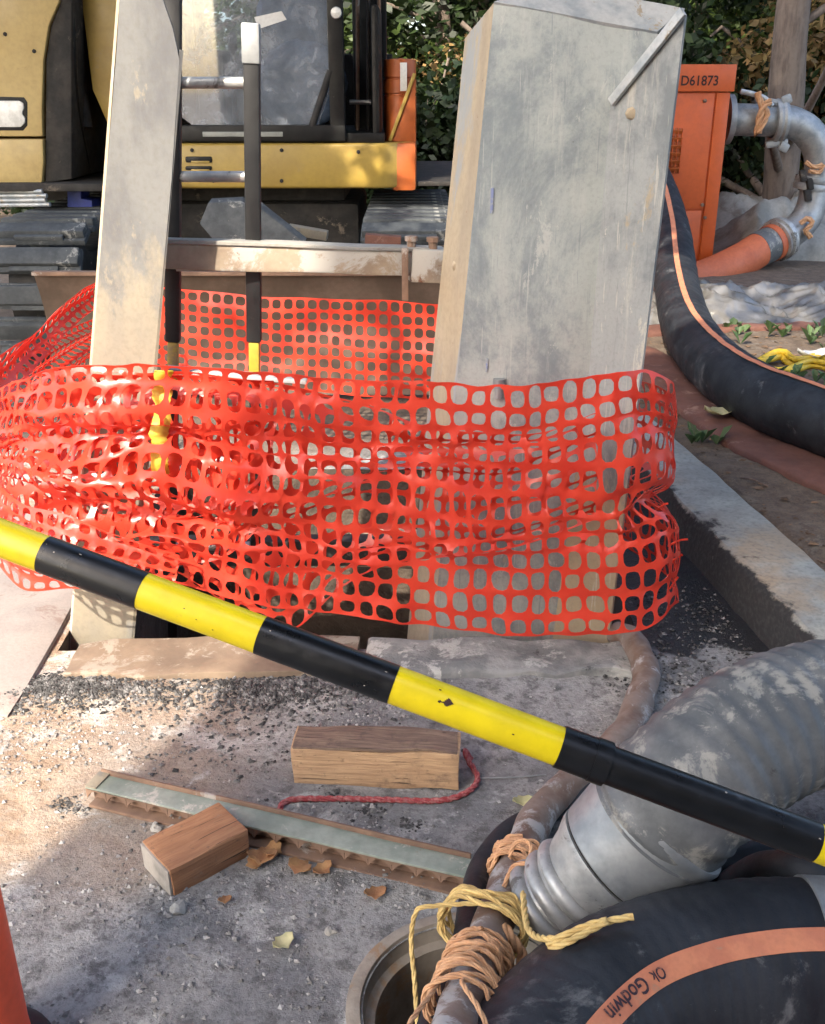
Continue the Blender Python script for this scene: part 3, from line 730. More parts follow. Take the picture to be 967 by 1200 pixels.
lb = [(-10, 560, 655, 2.72, 2.62), (30, 590, 690, 2.62, 2.56), (80, 604, 690, 2.56, 2.52), (140, 628, 692, 2.55, 2.52), (210, 650, 694, 2.56, 2.53)]
fK, KL = spline_cols(lb); nK = int(KL/.045)
def S_low(u, v):
    a, b = fK(u/nK); w_ = v/6; p = a.lerp(b, w_); return p+V((.01*nz(a.x, w_, 5, 8), -.03*math.sin(PI*w_)+.02*nz(a.x, w_*2, 3, 5), .01*nz(a.x, w_, 9, 6)))
netpanel('bunched_hem', S_low, nK, 6, net, .37, 5)
# torn tails at the right
for (p0, p1) in (((783, 640), (806, 632)), ((785, 690), (795, 676)), ((770, 598), (783, 590)), ((786, 660), (800, 650))):
    a, b = at(*p0, 2.76), at(*p1, 2.74)
    tube('torn_strand', catmull([a, (a+b)/2+V((0, -.01, .012)), b], 5), .0032, M_net, net, 6, .01)
# yellow ribbon woven into the mesh
R = random.Random(3); pts = [(192, 434), (191, 452), (189, 470), (190, 490), (186, 508), (188, 524), (187, 540), (188, 558)]
P = catmull([at(x, y, 2.60+.012*(i % 2)) for i, (x, y) in enumerate(pts)], 6); vs, fs = [], []
for i, p in enumerate(P):
    wdt = .024+.012*nz(i*.4, 3); a = .5*math.sin(i*.35); d = V((math.cos(a), math.sin(a), .2*math.sin(i*.5)))*wdt
    vs += [p-d, p+d]
    if i: fs.append((2*i-2, 2*i-1, 2*i+1, 2*i))
o = mk('ribbon', vs, fs, mat_thin('yellow_ribbon', (.8, .6, .1), (.75, .55, .06), .3, .5, 0), None, True)
o.modifiers.new('thick', 'SOLIDIFY').thickness = .0012; tag(o, 'limp yellow ribbon threaded through the orange mesh', 'ribbon')

# ------------------------------------------------------------------ striped bar and cones
a, b = at(0, 630, 1.28), at(967, 991, 1.05)
d = (b-a); a2 = a - d*.17; b2 = b + d*.26
bar = thing('barrier_bar', 'long yellow and black striped bar sloping across in front of mesh', 'barrier bar', tuple((a+b)/2))
r0 = .0258
def bx(px, py):                                   # parameter along the bar for a sighted band edge
    t = (px-0)/967.0; Pp = at(px, py, 1.3); u = ray(px, py)
    A = a; Dd = d; best = 0; bd = 9
    for k in range(-200, 1300):
        q = A+Dd*(k/1000); v = (q-V((0, 0, CAM_H))); ppx = CXP+FPX*v.x/(v.y*_c-v.z*_s)
        if abs(ppx-px) < bd: bd = abs(ppx-px); best = k/1000
    return best
cuts = [-.17, bx(53, 650), bx(168, 693), bx(306, 745), bx(462, 808), bx(658, 880), bx(956, 985), bx(1110, 1040), 1.26]
cols = ['y', 'b', 'y', 'b', 'y', 'b', 'y', 'b']
for i in range(len(cols)):
    p0, p1 = a+d*cuts[i], a+d*cuts[i+1]
    rr = r0 if cols[i] == 'y' else r0+.0008
    if i >= 5: rr *= .97
    tube('yellow_band' if cols[i] == 'y' else 'black_band', [p0, p1], rr, M_tape_y if cols[i] == 'y' else M_tape_b, bar, 32, .05)
c0, c1 = bx(655, 880), bx(712, 900)
tube('joint_collar', [a+d*c0, a+d*(c1-.015)], r0+.0025, M_tape_b, bar, 32, .02)
tube('joint_ring', [a+d*(c1-.018), a+d*c1], r0+.004, M_tape_b, bar, 32, .02)
sc0 = bx(520, 850)
for k in range(13):
    q = a+d*sc0+d.normalized()*(.0016*k-.008); aw = (.05, .09, .04, .03, .05, .13, .20, .26, .24, .19, .13, .08, .03)[k]
    tube('scuff', [q, q+d.normalized()*.00165], r0+.0005, M_ink, bar, 6, .01, arc=(.98-aw-.01*k, .98+aw*.7-.012*k), caps=False)
RS = random.Random(5)
for k in range(20):
    f = RS.uniform(-.05, 1.05); q = a+d*f; ln = RS.choice((.0015, .002, .003)); aw = RS.uniform(.015, .045); an = RS.uniform(.1, 1.7)
    dark_seg = any(cuts[j] <= f < cuts[j+1] and cols[j] == 'b' for j in range(8))
    tube('scuff', [q, q+d.normalized()*ln], r0+.0012 if f < .66 else r0*.97+.0012, M_end if dark_seg else M_ink, bar, 4, .01, arc=(an-aw, an+aw), caps=False)
def delineator(x, y, h, label):
    z = ground_h(x, y); t = thing('delineator_post', label, 'delineator', (x, y, z))
    lathe('post_body', (x, y, z), (x, y, 9), [(.03, .066), (.08, .063), (h*.5, .057), (h-.03, .052), (h-.006, .046), (h, .02), (h+.001, 0)], M_cone, t, 40)
    lathe('rubber_base', (x, y, z-.004), (x, y, 9), [(0, .10), (.02, .10), (.03, .096), (.045, .08), (.05, .06)], M_rubber, t, 40)
    return t
e_ = gz(34, 1225, .05); t_L = (e_.x-.066-a.x)/d.x; pL = a+d*t_L
delineator(pL.x, pL.y-.012, pL.z-r0-.001, 'orange delineator post holding up the high end of the striped bar')
pR = b2; delineator(pR.x, pR.y, pR.z-r0-.001, 'orange delineator post under the low end of the striped bar')

# ------------------------------------------------------------------ timber blocks, plate, rope
p0, p1 = gpt(344, 918), gpt(538, 928)
ax = (p1-p0); ax.z = 0; L_ = ax.length; ax.normalize(); ay = V((-ax.y, ax.x, 0))
hgt = .112; c = p0+ax*L_/2+ay*.05+V((0, 0, hgt/2-.004))
wb = thing('timber_block', 'square sawn timber block with dark weathered top lying across the ground', 'timber block', (c.x, c.y, 0))
box('sawn_body', None, (L_, .10, hgt-.006), M_wood, wb, bevel=.003, M=frameM(c-V((0, 0, .003)), ax, ay, V((0, 0, 1))), sub=9, jit=.007)
box('weathered_top', None, (L_-.006, .094, .008), M_woodtop, wb, bevel=.002, M=frameM(c+V((0, 0, hgt/2-.002)), ax, ay, V((0, 0, 1))), sub=11, jit=.010)
# brown block: corners from sightings
q0, q1, q2 = gpt(203, 1050), gpt(293, 1003), gpt(155, 1025)
ax = (q1-q0); ax.z = 0; La = ax.length; ax.normalize(); ay = V((-ax.y, ax.x, 0)); Lb = abs((q2-q0).dot(ay)); Lb = max(Lb, .09)
hb = .075; c = q0+ax*La/2+ay*Lb/2+V((0, 0, hb/2-.004))
bb = thing('timber_block', 'short brown timber offcut with a muddy grey end near the serrated plank', 'timber block', (c.x, c.y, 0))
box('sawn_body', None, (La, Lb, hb), M_brown, bb, bevel=.004, M=frameM(c, ax, ay, V((0, 0, 1))), sub=7, jit=.006)
box('muddy_end', None, (.008, Lb-.006, hb-.008), M_end, bb, bevel=.002, M=frameM(c-ax*(La/2+.002), ax, ay, V((0, 0, 1))), sub=3, jit=.004)

g0, g1 = gpt(102, 945), gpt(545, 1050)
ax = (g1-g0); ax.z = 0; Lg_ = ax.length; ax.normalize(); ay = V((-ax.y, ax.x, 0)); up = V((0, 0, 1))
sp = thing('serrated_plank', 'long green grey metal plank with scalloped edge lying on the ground', 'metal plank', (g0.x, g0.y, 0))
zt = .048
def gf(s, y, z): return g0+ax*s+ay*y+V((0, 0, z+.004))
box('top_plate', None, (Lg_, .058, .006), M_plate, sp, bevel=.002, M=frameM(gf(Lg_/2, .032, zt), ax, ay, up), sub=4, jit=.004)
box('back_flange', None, (Lg_-.01, .006, .016), M_rust, sp, bevel=.002, M=frameM(gf(Lg_/2, .064, zt+.006), ax, ay, up), sub=4, jit=.004)
box('side_web', None, (Lg_-.01, .005, .040), M_rust, sp, bevel=.001, M=frameM(gf(Lg_/2, .028, zt-.026), ax, ay, up))
box('foot_rail', None, (Lg_-.02, .034, .008), M_rust, sp, bevel=.002, M=frameM(gf(Lg_/2, .010, .004), ax, ay, up), sub=4, jit=.004)
n_t = 17; proto = None
for i in range(n_t):                              # scalloped teeth hanging under the plate
    s = Lg_*(i+.5)/n_t
    if proto is None:
        vs, fs = [], []; W = Lg_/n_t*.49; K = 8
        for yy in (0.004, .016):
            for k in range(K+1):
                x = -W+2*W*k/K; vs.append(V((0, 0, 0))+ax*x+ay*yy+V((0, 0, -.0035)))
            for k in range(K+1):
                x = -W+2*W*k/K; zz = -.006-.024*abs(x/W)**2.2; vs.append(ax*x+ay*yy+V((0, 0, zz)))
        n1 = K+1
        for k in range(K):
            fs += [(k, k+1, n1+k+1, n1+k), (2*n1+k, 3*n1+k, 3*n1+k+1, 2*n1+k+1), (n1+k, n1+k+1, 3*n1+k+1, 3*n1+k), (k, 2*n1+k, 2*n1+k+1, k+1)]
        proto = mk('tooth', [v+gf(0, 0, 0)*0 for v in vs], fs, M_rust, None, False); proto.parent = sp
    else: 
        nn = proto.copy(); COL.objects.link(nn); nn.parent = sp; 
    (proto if i == 0 else nn).location = gf(s, 0, zt)-V(sp.location)
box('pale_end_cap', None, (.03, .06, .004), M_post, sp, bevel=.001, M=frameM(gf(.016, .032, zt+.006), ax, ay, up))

def rope(name, pts, r, m, parent=None, label=None, cat='rope', step=.006, strands=3, twist=90, sides=6):
    P, L = resample(catmull(pts, 8), step); F = frames(P, 'pt'); vs, fs = [], []
    for q in range(strands):
        base = len(vs)
        for i, p in enumerate(P):
            t, n, b_ = F[i]; ph = twist*L*i/(len(P)-1)+q*2*PI/strands
            cc = p+(n*math.cos(ph)+b_*math.sin(ph))*r*.52
            for k in range(sides):
                an = 2*PI*k/sides; vs.append(cc+(n*math.cos(an)+b_*math.sin(an))*r*.56)
        for i in range(len(P)-1):
            for k in range(sides):
                k2 = (k+1) % sides; fs.append((base+i*sides+k, base+i*sides+k2, base+(i+1)*sides+k2, base+(i+1)*sides+k))
    o = mk(name, vs, fs, m, parent, True)
    if label: tag(o, label, cat)
    return o
rope('rope', [gpt(325, 955, .008), gpt(338, 938, .008), gpt(390, 936, .007), gpt(450, 937, .008), gpt(515, 938, .008), gpt(548, 928, .01), gpt(560, 912, .012), gpt(550, 893, .03), gpt(545, 880, .04), gpt(552, 890, .01)], .0075, M_roper, None, 'dark red braided rope running along the timber block')
rope('wire', [gpt(556, 912, .003), gpt(600, 911, .004), gpt(640, 908, .003)], .0022, M_galv, None, 'thin pale wire beside the timber block', 'wire')

# ------------------------------------------------------------------ big corrugated hose and its coupling
C0, C1 = gz(640, 1062, .100), gz(776, 955, .32)
hz_ = thing('suction_hose', 'thick grey corrugated suction hose with a ribbed aluminium coupling', 'hose', (C0.x, C0.y, 0))
HP = [C1-(C1-C0)*.05, gz(802, 926, .38), gz(850, 884, .43), gz(910, 850, .46), gz(985, 830, .46), gz(1080, 835, .40), gz(1180, 880, .27), gz(1300, 970, .15)]
def corr(s, a): return .0042*(1-abs(math.sin(PI*s/.034))**1.6) + .002*nz(s*9, math.cos(a), math.sin(a), 1.2)
tube('hose_body', catmull(HP, 12), .135, M_corr, hz_, 48, .0042, prof=corr)
axL = (C1-C0).length
lathe('coupling_sleeve', C0, C1, [(axL*.55, .105), (axL*.552, .113), (axL*.56, .116), (axL*.75, .126), (axL*.98, .140), (axL*1.0, .142), (axL*1.04, .143), (axL*1.06, .140), (axL*1.062, .125)], M_galv, hz_, 56)
lathe('seam', C0, C1, [(axL*.50, .109), (axL*.56, .109)], M_dark, hz_, 56)
ring_prof = [(.03, .066), (.0, .068)]
for k, (tc, rc, rb) in enumerate(((.004, .084, .016), (.042, .083, .014), (.078, .086, .013))):
    ring_prof += [(tc+rb*math.cos(an)*-1.05, rc+rb*math.sin(an)) for an in [PI*q/8 for q in range(9)]]
ring_prof += [(.100, .091), (.125, .099), (axL*.50, .113), (axL*.535, .115), (axL*.54, .105)]
lathe('coupling_end', C0, C1, ring_prof, M_alu, hz_, 56)
lathe('bore', C0, C1, [(.03, .067), (.2, .06), (.201, 0)], M_dark, hz_, 40)

# hose with orange stripe in front
GP = catmull([gz(520, 1470, .15), gz(575, 1370, .15), gz(645, 1258, .15), gz(720, 1186, .155), gz(800, 1152, .16), gz(880, 1137, .165), gz(950, 1134, .165), gz(985, 1136, .165)], 10)
gh = thing('striped_hose', 'black rubber hose with a lettered orange stripe in the foreground', 'hose', (gz(800, 1152, 0).x, gz(800, 1152, 0).y, 0))
GR = .150
tube('hose_body', GP, GR, M_rubber, gh, 72, .0055, prof=lambda s, a: .0022*abs(math.sin((s+.02*a)/.028*PI))**.5+.003*nz(s*6, math.cos(a)*1.5, math.sin(a)*1.5))
# which way round does angle run? facing the camera (-y side)
Pg, Lg2 = resample(GP, .012); Fg = frames(Pg)
sgn = 1 if Fg[len(Fg)//2][2].y < 0 else -1
a_mid = math.radians(27)*sgn; hw = .0185/GR
tube('orange_stripe', GP, GR+.0048, M_stripe, gh, 8, .012, arc=(a_mid-hw, a_mid+hw))
tail = tube('end_clamp', [Pg[-6], Pg[-1]+(Pg[-1]-Pg[-2])*3], GR+.006, M_galv, gh, 48, .02)
def on_hose(s, ang, r):
    i = min(len(Pg)-2, max(0, int(s/Lg2*(len(Pg)-1)))); f = s/Lg2*(len(Pg)-1)-i
    p = Pg[i].lerp(Pg[i+1], f); n = Fg[i][1].lerp(Fg[i+1][1], f).normalized(); b_ = Fg[i][2].lerp(Fg[i+1][2], f).normalized()
    return p+(n*math.cos(ang)+b_*math.sin(ang))*r
def s_at(px):
    best, bs = 9e9, 0
    for i, p in enumerate(Pg):
        q = on_hose(Lg2*i/(len(Pg)-1), a_mid, GR); v = q-V((0, 0, CAM_H)); x = CXP+FPX*v.x/(v.y*_c-v.z*_s)
        if v.y*_c-v.z*_s > .2 and abs(x-px) < best: best, bs = abs(x-px), Lg2*i/(len(Pg)-1)
    return bs
for word, px, size, mm_ in (('Ok', 780, .026, M_ink2), ('Godwin', 757, .034, M_ink2), ('H', 674, .034, M_ink2)):
    tv, tf = text_mesh(word, size); s0_ = s_at(px)
    mk('lettering', [on_hose(s0_-v.x, a_mid+sgn*(v.y-size*.36)/GR, GR+.0062) for v in tv], tf, mm_, gh)

# slim black hoses at the right and the tied pipes
o = tube('rubber_hose', catmull([gz(1120, 1030, .05), gz(1010, 1010, .06), gz(940, 1000, .08), gz(880, 1003, .09), gz(835, 1020, .07), gz(800, 1050, .05), gz(770, 1090, .04)], 8), .031, M_rubber, None, 20, .015); tag(o, 'slim black hose curving behind the lettered hose', 'hose')
o = tube('rubber_hose', catmull([gz(1130, 1075, .04), gz(1020, 1075, .05), gz(985, 1050, .2), gz(940, 1020, .24), gz(895, 1016, .16), gz(850, 1040, .05)], 8), .030, M_rubber, None, 20, .015); tag(o, 'slim black hose arching over the end of lettered hose', 'hose')
tpz = [gz(722, 742, .015), gz(742, 752, .03), gz(757, 790, .045), gz(742, 840, .05), (gz(715, 880, .05)), gz(672, 915, .05), gz(632, 955, .055), gz(604, 1018, .085), gz(575, 1090, .14), gz(548, 1160, .21), gz(525, 1230, .27), gz(495, 1330, .33)]
PP = catmull(tpz, 10)
o = tube('pipe', PP, .0385, M_rustpipe, None, 24, .015, wob=.006); tag(o, 'muddy rusty pipe bending up from the pit and tied with ropes', 'pipe')
o = tube('rubber_hose', catmull([gz(740, 880, .03), gz(700, 922, .03), gz(655, 945, .03), gz(598, 975, .035), gz(566, 1015, .045), gz(553, 1060, .07), gz(545, 1110, .10), gz(520, 1170, .15), gz(490, 1260, .2)], 10), .028, M_rubber, None, 20, .015); tag(o, 'slim black hose lashed alongside the muddy pipe', 'hose')
# ropes
def coil(c, t, rad, turns, r, pitch, m, name, label, tail=(), sq=1.25, seed=0):
    t = t.normalized(); n = V((0, 0, 1)); n = (n-t*n.dot(t)).normalized(); b_ = t.cross(n); pts = []
    RR = random.Random(seed)
    for k in range(int(turns*10)+1):
        a_ = 2*PI*k/10; jr = rad*(1+RR.uniform(-.03, .22)); pts.append(c+t*(pitch*k/10+RR.uniform(-.014, .014))+n*math.cos(a_)*jr+b_*math.sin(a_)*jr*sq)
    return rope(name, pts+list(tail), r, m, None, label, step=.005)
def onP(px):
    best = None; bd = 9e9
    for i in range(1, len(PP)-1):
        v = PP[i]-V((0, 0, CAM_H)); dz = v.y*_c-v.z*_s; y = CYP-FPX*((v.y*_s+v.z*_c))/dz
        if abs(y-px) < bd: bd = abs(y-px); best = i
    return PP[best], (PP[best+1]-PP[best-1]).normalized()
c_, t_ = onP(1075)
coil(c_+V((-.02, 0, 0)), t_, .054, 7, .0046, .007, M_ropey, 'rope', 'yellow rope lashing the pipe and slim hose together', [gz(505, 1062, .19), gz(488, 1068, .18), gz(482, 1100, .12), gz(486, 1150, .08), gz(490, 1210, .05)], 1.35, 1)
rope('rope', [c_+V((.05, 0, .06)), gz(620, 1090, .22), gz(648, 1100, .285), gz(690, 1085, .312), gz(720, 1078, .322), gz(742, 1074, .326)], .006, M_ropey, None, 'yellow rope end leading from pipe over the lettered hose')
rope('rope', [gz(642, 1108, .275), gz(662, 1096, .30), gz(690, 1084, .315), gz(712, 1079, .325), gz(688, 1092, .315), gz(665, 1104, .305), gz(645, 1112, .275)], .006, M_ropey, None, 'small yellow rope knot beside the aluminium coupling')
c_, t_ = onP(1120)
coil(c_, t_, .044, 9, .0043, .009, M_ropeo, 'rope', 'orange twine wound around the pipe above the manhole', [gz(520, 1140, .24), gz(505, 1165, .26), gz(480, 1200, .28), gz(470, 1240, .27)], 1.1, 2)
c_, t_ = onP(1150)
coil(c_, t_, .048, 6, .0042, .016, M_ropeo, 'rope', 'loose orange twine hanging over the manhole from the pipe', [gz(560, 1180, .3), gz(575, 1215, .28), gz(590, 1280, .24)], 1.1, 3)
c_, t_ = onP(1005)
coil(c_, t_, .043, 11, .0046, .0065, M_ropeo, 'rope', 'frayed orange rag rope bundled around the pipe beside coupling', [gz(598, 1000, .17), gz(608, 985, .19), gz(622, 990, .19), gz(618, 1010, .18), gz(602, 1015, .17), gz(590, 1040, .15)], 1.1, 4)
rope('rope', [gz(590, 1085, .17), gz(600, 1100, .16), gz(612, 1120, .13), gz(605, 1140, .12), gz(590, 1120, .14), gz(585, 1100, .16)], .010, M_ropeo, None, 'frayed orange rope tuft hanging next to yellow lashing')

# ------------------------------------------------------------------ right bank: pump hose, layflat, film, pump, pipes
def hosept(px, py, z): return gz(px, py, z)
BP = catmull([at(716, 150, 9.37), at(742, 170, 9.0), at(770, 222, 8.6), at(786, 275, 8.0), gz(794, 340, .33), gz(812, 396, .25), gz(866, 450, .235), gz(962, 492, .235), gz(1090, 532, .235), gz(1300, 590, .23)], 12)
ph = thing('discharge_hose', 'long black hose with orange stripe curving across the soil from pump', 'hose', tuple(gz(866, 470, 0)))
tube('hose_body', BP, .150, M_rubber, ph, 40, .03, wob=.004)
Pb, Lb2 = resample(BP, .03); Fb = frames(Pb); sg2 = 1
mid = Fb[int(len(Fb)*.75)]; sg2 = 1 if mid[2].y < 0 else -1
ang = math.radians(4)*sg2
tube('orange_stripe', BP, .1545, M_stripe, ph, 6, .03, arc=(ang-.11, ang+.11), wob=.004)
def ribbon_hose(name, pts, wid, m, label):
    P, L = resample(catmull(pts, 10), .03); vs, fs = [], []
    prof = [(-.5, .002), (-.47, .012), (-.2, .016), (0, .014), (.2, .017), (.47, .012), (.5, .002)]
    K = len(prof)
    for i, p in enumerate(P):
        t = (P[min(i+1, len(P)-1)]-P[max(0, i-1)]).normalized(); s = V((t.y, -t.x, 0)).normalized()
        for (q, z) in prof:
            pp = p+s*q*wid*(1+.06*nz(i*.1, q)); vs.append(V((pp.x, pp.y, ground_h(pp.x, pp.y)*.5+ground_h(p.x, p.y)*.5+z+.018+.01*nz(i*.15, q*2))))
        for (q, z) in prof:
            pp = p+s*q*wid*(1+.06*nz(i*.1, q)); vs.append(V((pp.x, pp.y, ground_h(pp.x, pp.y)-.012)))
    W = 2*K
    for i in range(len(P)-1):
        b0, b1 = i*W, (i+1)*W
        for k in range(K-1): fs.append((b0+k, b0+k+1, b1+k+1, b1+k))
        fs.append((b0+K, b0, b1, b1+K)); fs.append((b0+K-1, b0+2*K-1, b1+2*K-1, b1+K-1))
    o = mk(name, vs, fs, m, None, True, math.radians(60)); tag(o, label, 'flat hose'); return o
ribbon_hose('layflat_hose', [gpt(700, 395), gpt(765, 432), gpt(810, 468), gpt(880, 515), gpt(967, 560), gpt(1080, 600), gpt(1250, 660)], .34, M_red, 'wide flat red layflat hose lying beside the black hose')
ribbon_hose('layflat_hose', [gpt(690, 392), gpt(760, 391), gpt(850, 386), gpt(940, 383), gpt(1060, 381)], .22, M_red, 'flat reddish hose strip lying below the clear film')
def mound(name, x0, x1, y0, y1, h, m, label, cat, seed, nx=60, ny=24, fine=.05):
    vs, fs = [], []
    for j in range(ny+1):
        for i in range(nx+1):
            u, v = i/nx, j/ny; x = x0+(x1-x0)*u; y = y0+(y1-y0)*v
            e_ = (min(1, 5*u)*min(1, 5*(1-u)))**.6*math.sin(PI*min(1, max(0, v)))**.6
            rdg = 1-abs(nz(x+seed, y, 3, 1.9)); rd2 = 1-1.6*abs(nz(x+.3*nz(x, y, 2, 3), y+seed, 8, 5))
            z = ground_h(x, y)-.02+e_*h*(.35+.9*(rdg-.35))+e_*fine*(rd2-.4)+e_*fine*.22*(1-2*abs(nz(x+.1*nz(x, y, 1, 8), y+seed, 5, 11)))
            vs.append((x+.03*nz(x, y, seed, 5), y+.05*nz(x, y, seed+3, 4), z))
    for j in range(ny):
        for i in range(nx):
            a_ = j*(nx+1)+i; fs.append((a_, a_+1, a_+nx+2, a_+nx+1))
    o = mk(name, vs, fs, m, None, True); tag(o, label, cat); return o
f0, f1 = gpt(740, 388), gpt(1000, 385)
mound('plastic_film', f0.x-.2, f1.x+1.4, f0.y+.02, f0.y+1.2, .20, M_film, 'crumpled clear plastic film heaped on soil before the pump', 'plastic film', 4, 220, 90, .075)
f0 = gpt(860, 330)
mound('tarpaulin', at(858, 320, 9.2).x, at(1100, 320, 9.2).x, 9.75, 11.8, .55, M_tarp, 'grey tarpaulin covered heap under the bent pipe', 'tarpaulin', 9, 60, 30, .08)

# pump
YQ = 9.35
pm = thing('pump_unit', 'orange enclosed pump set with stencilled number and louvre vent', 'pump', (at(760, 310, YQ).x, YQ+.7, .09))
tl, tr = at(590, 74, YQ), at(858, 76, YQ); br = at(838, 312, YQ); bl_ = V((tl.x, YQ, br.z))
x0, x1 = tl.x, (tr.x+br.x)/2; z0, z1 = br.z, tr.z; D_ = 1.6; xm = (x0+x1)/2
zc = at(830, 108, YQ).z; zd = at(800, 246, YQ).z
box('enclosure', (xm, YQ+D_/2+.012, (z0+zc)/2), (x1-x0-.02, D_, zc-z0), M_porange, pm, bevel=.01)
box('roof_hood', (xm, YQ+D_/2, (zc+z1)/2+.004), (x1-x0+.03, D_+.05, z1-zc), M_porange, pm, bevel=.008)
xd = at(834, 160, YQ).x
box('upper_door', ((x0+.06+xd-.01)/2, YQ+.006, (zd+zc)/2), (xd-.01-x0-.06, .02, zc-zd-.02), M_porange, pm, bevel=.004)
box('lower_door', ((x0+.06+xd-.02)/2, YQ+.006, (zd+z0)/2), (xd-.02-x0-.06, .02, zd-z0-.02), M_porange, pm, bevel=.004)
box('corner_post', ((xd+.006+x1-.012)/2, YQ+.005, (z0+zc)/2), (x1-.012-xd-.006, .022, zc-z0-.012), M_porange, pm, bevel=.003)
vl, vr, vt, vb = at(770, 150, YQ).x, at(800, 150, YQ).x, at(790, 150, YQ).z, at(790, 203, YQ).z
box('vent_recess', ((vl+vr)/2, YQ-.005, (vt+vb)/2), (vr-vl, .004, vt-vb), M_morange, pm, bevel=.001)
for k in range(6): box('louvre', ((vl+vr)/2, YQ-.013, vb+(vt-vb)*(k+.5)/6), (vr-vl, .014, (vt-vb)/6*.55), M_ink if k % 6 == 9 else M_morange, pm, rx=.5, bevel=.001)
for k in range(7): box('mullion', (vl+(vr-vl)*k/6, YQ-.014, (vt+vb)/2), (.006, .018, vt-vb), M_porange, pm, bevel=.001)
for (x, y) in ((826, 118), (823, 240), (826, 255)):
    p = at(x, y, YQ-.006); lathe('hinge_bolt', p, p+V((0, -1, 0)), [(0, .016), (.012, .016), (.016, .008), (.017, 0)], M_rust, pm, 8)
tv, tf = text_mesh('D61873', .15); txr = at(841, 92, YQ).x; wdt_ = max(v.x for v in tv); scl = (txr-at(797, 92, YQ).x)/wdt_*1.0
zt_ = at(820, 100, YQ).z
mk('stencil_number', [V((txr-wdt_*scl+v.x*scl, YQ-.0295, zt_+v.y*scl*1.1)) for v in tv], tf, M_ink, pm)
box('skid', (xm, YQ+D_/2, z0-.0), (x1-x0-.1, D_-.1, .16), M_black, pm, bevel=.01)
box('skid_foot', (x0+.3, YQ+D_/2, z0-.09), (.2, D_-.2, .10), M_black, pm, bevel=.01)
box('skid_foot', (x1-.3, YQ+D_/2, z0-.09), (.2, D_-.2, .10), M_black, pm, bevel=.01)
# steel discharge pipe
YE = YQ+.35
dp = thing('discharge_pipe', 'galvanised pipe elbow with clamp couplings leaving the pump side', 'pipe', tuple(at(950, 290, YE)))
pa = at(852, 140, YE)
pipe_pts = [at(900, 141, YE), at(922, 142, YE), at(944, 152, YE), at(958, 172, YE), at(961, 196, YE), at(956, 222, YE-.02), at(948, 250, YE-.06), at(934, 268, YE-.12), at(914, 281, YE-.2)]
rp = .135
lathe('flange', pa+V((-.02, 0, 0)), pa+V((1, 0, 0)), [(0, .0), (.001, .21), (.05, .21), (.052, rp)], M_galv, dp, 28)
tube('straight_pipe', [pa, at(902, 141, YE)], rp, M_galv, dp, 28, .05)
tube('elbow', catmull(pipe_pts, 8), rp, M_galv, dp, 28, .03, mode='pt')
def ring(P0, dirv, r, wd, m, nm='coupling_ring'): 
    dirv = dirv.normalized(); lathe(nm, P0-dirv*wd/2, P0+dirv, [(0, r*.8), (0.001, r), (wd*.3, r*1.05), (wd*.5, r*.98), (wd*.7, r*1.05), (wd, r), (wd+.001, r*.8)], m, dp, 28)
ring(at(912, 142, YE), V((1, 0, .02)), rp+.045, .10, M_galv)
ring(at(953, 215, YE), at(957, 205, YE)-at(951, 228, YE), rp+.03, .12, M_galv)
for (x, y, q) in ((912, 121, 1), (910, 168, -1)):
    p = at(x, y, YE-.05)
    box('lever_arm', p, (.20, .05, .06), M_galv, dp, ry=.15*q, bevel=.02)
    box('lever_arm', p+V((.06, -.03, .03*q)), (.09, .04, .08), M_galv, dp, ry=-.4*q, bevel=.02)
for (x, y) in ((941, 206), (949, 216), (946, 229)): box('clamp_bolt', at(x, y, YE-.18), (.05, .06, .10), M_dark, dp, ry=-.3, bevel=.01)
tube('locking_handle', catmull([at(868, 107, YE-.12), at(882, 110, YE-.13), at(896, 115, YE-.14), at(905, 124, YE-.14)], 6), .022, M_lip, dp, 10, .03)
o = rope('rag_tie', [at(888, 108, YE-.16), at(892, 122, YE-.18), at(899, 134, YE-.18), at(893, 146, YE-.2), at(887, 158, YE-.18), at(893, 128, YE-.19), at(903, 118, YE-.18)], .03, M_ropeo, None, 'orange rag tied around the galvanised pipe at pump', 'rag', step=.03, twist=20)
rope('rag_tie', [at(944, 190, YE-.17), at(955, 196, YE-.18), at(965, 192, YE-.17), at(960, 202, YE-.18), at(948, 200, YE-.18)], .02, M_ropeo, None, 'orange rag tied below the pipe elbow', 'rag', step=.03, twist=20)
rope('rag_tie', [at(938, 262, YE-.28), at(946, 256, YE-.28), at(952, 262, YE-.28), at(944, 270, YE-.3), at(950, 278, YE-.28)], .025, M_ropeo, None, 'orange rag tied at the foot of the galvanised pipe', 'rag', step=.03, twist=20)
oz = thing('orange_hose', 'short orange hose clamped to the galvanised pipe with grey cuff', 'hose', tuple(at(860, 330, YE-.3)))
h0, h1 = at(916, 279, YE-.2), at(800, 338, YE-.75)
e_ = (h1-h0).normalized()
lathe('clamp_ring', h0-e_*.02, h0+e_, [(0, .1), (.001, .19), (.05, .195), (.06, .17), (.08, .18), (.10, .19), (.11, .14)], M_alu, oz, 28)
tube('orange_cuff', [h0+e_*.09, h0+e_*.15], .165, M_osleeve, oz, 28, .03)
tube('grey_cuff', [h0+e_*.14, h0+e_*.30], .158, M_corr, oz, 28, .03)
tube('hose_body', catmull([h0+e_*.28, h0.lerp(h1, .45)+V((0, 0, -.02)), h0.lerp(h1, .8), h1+V((-.1, 0, .02))], 6), .155, M_osleeve, oz, 28, .04)
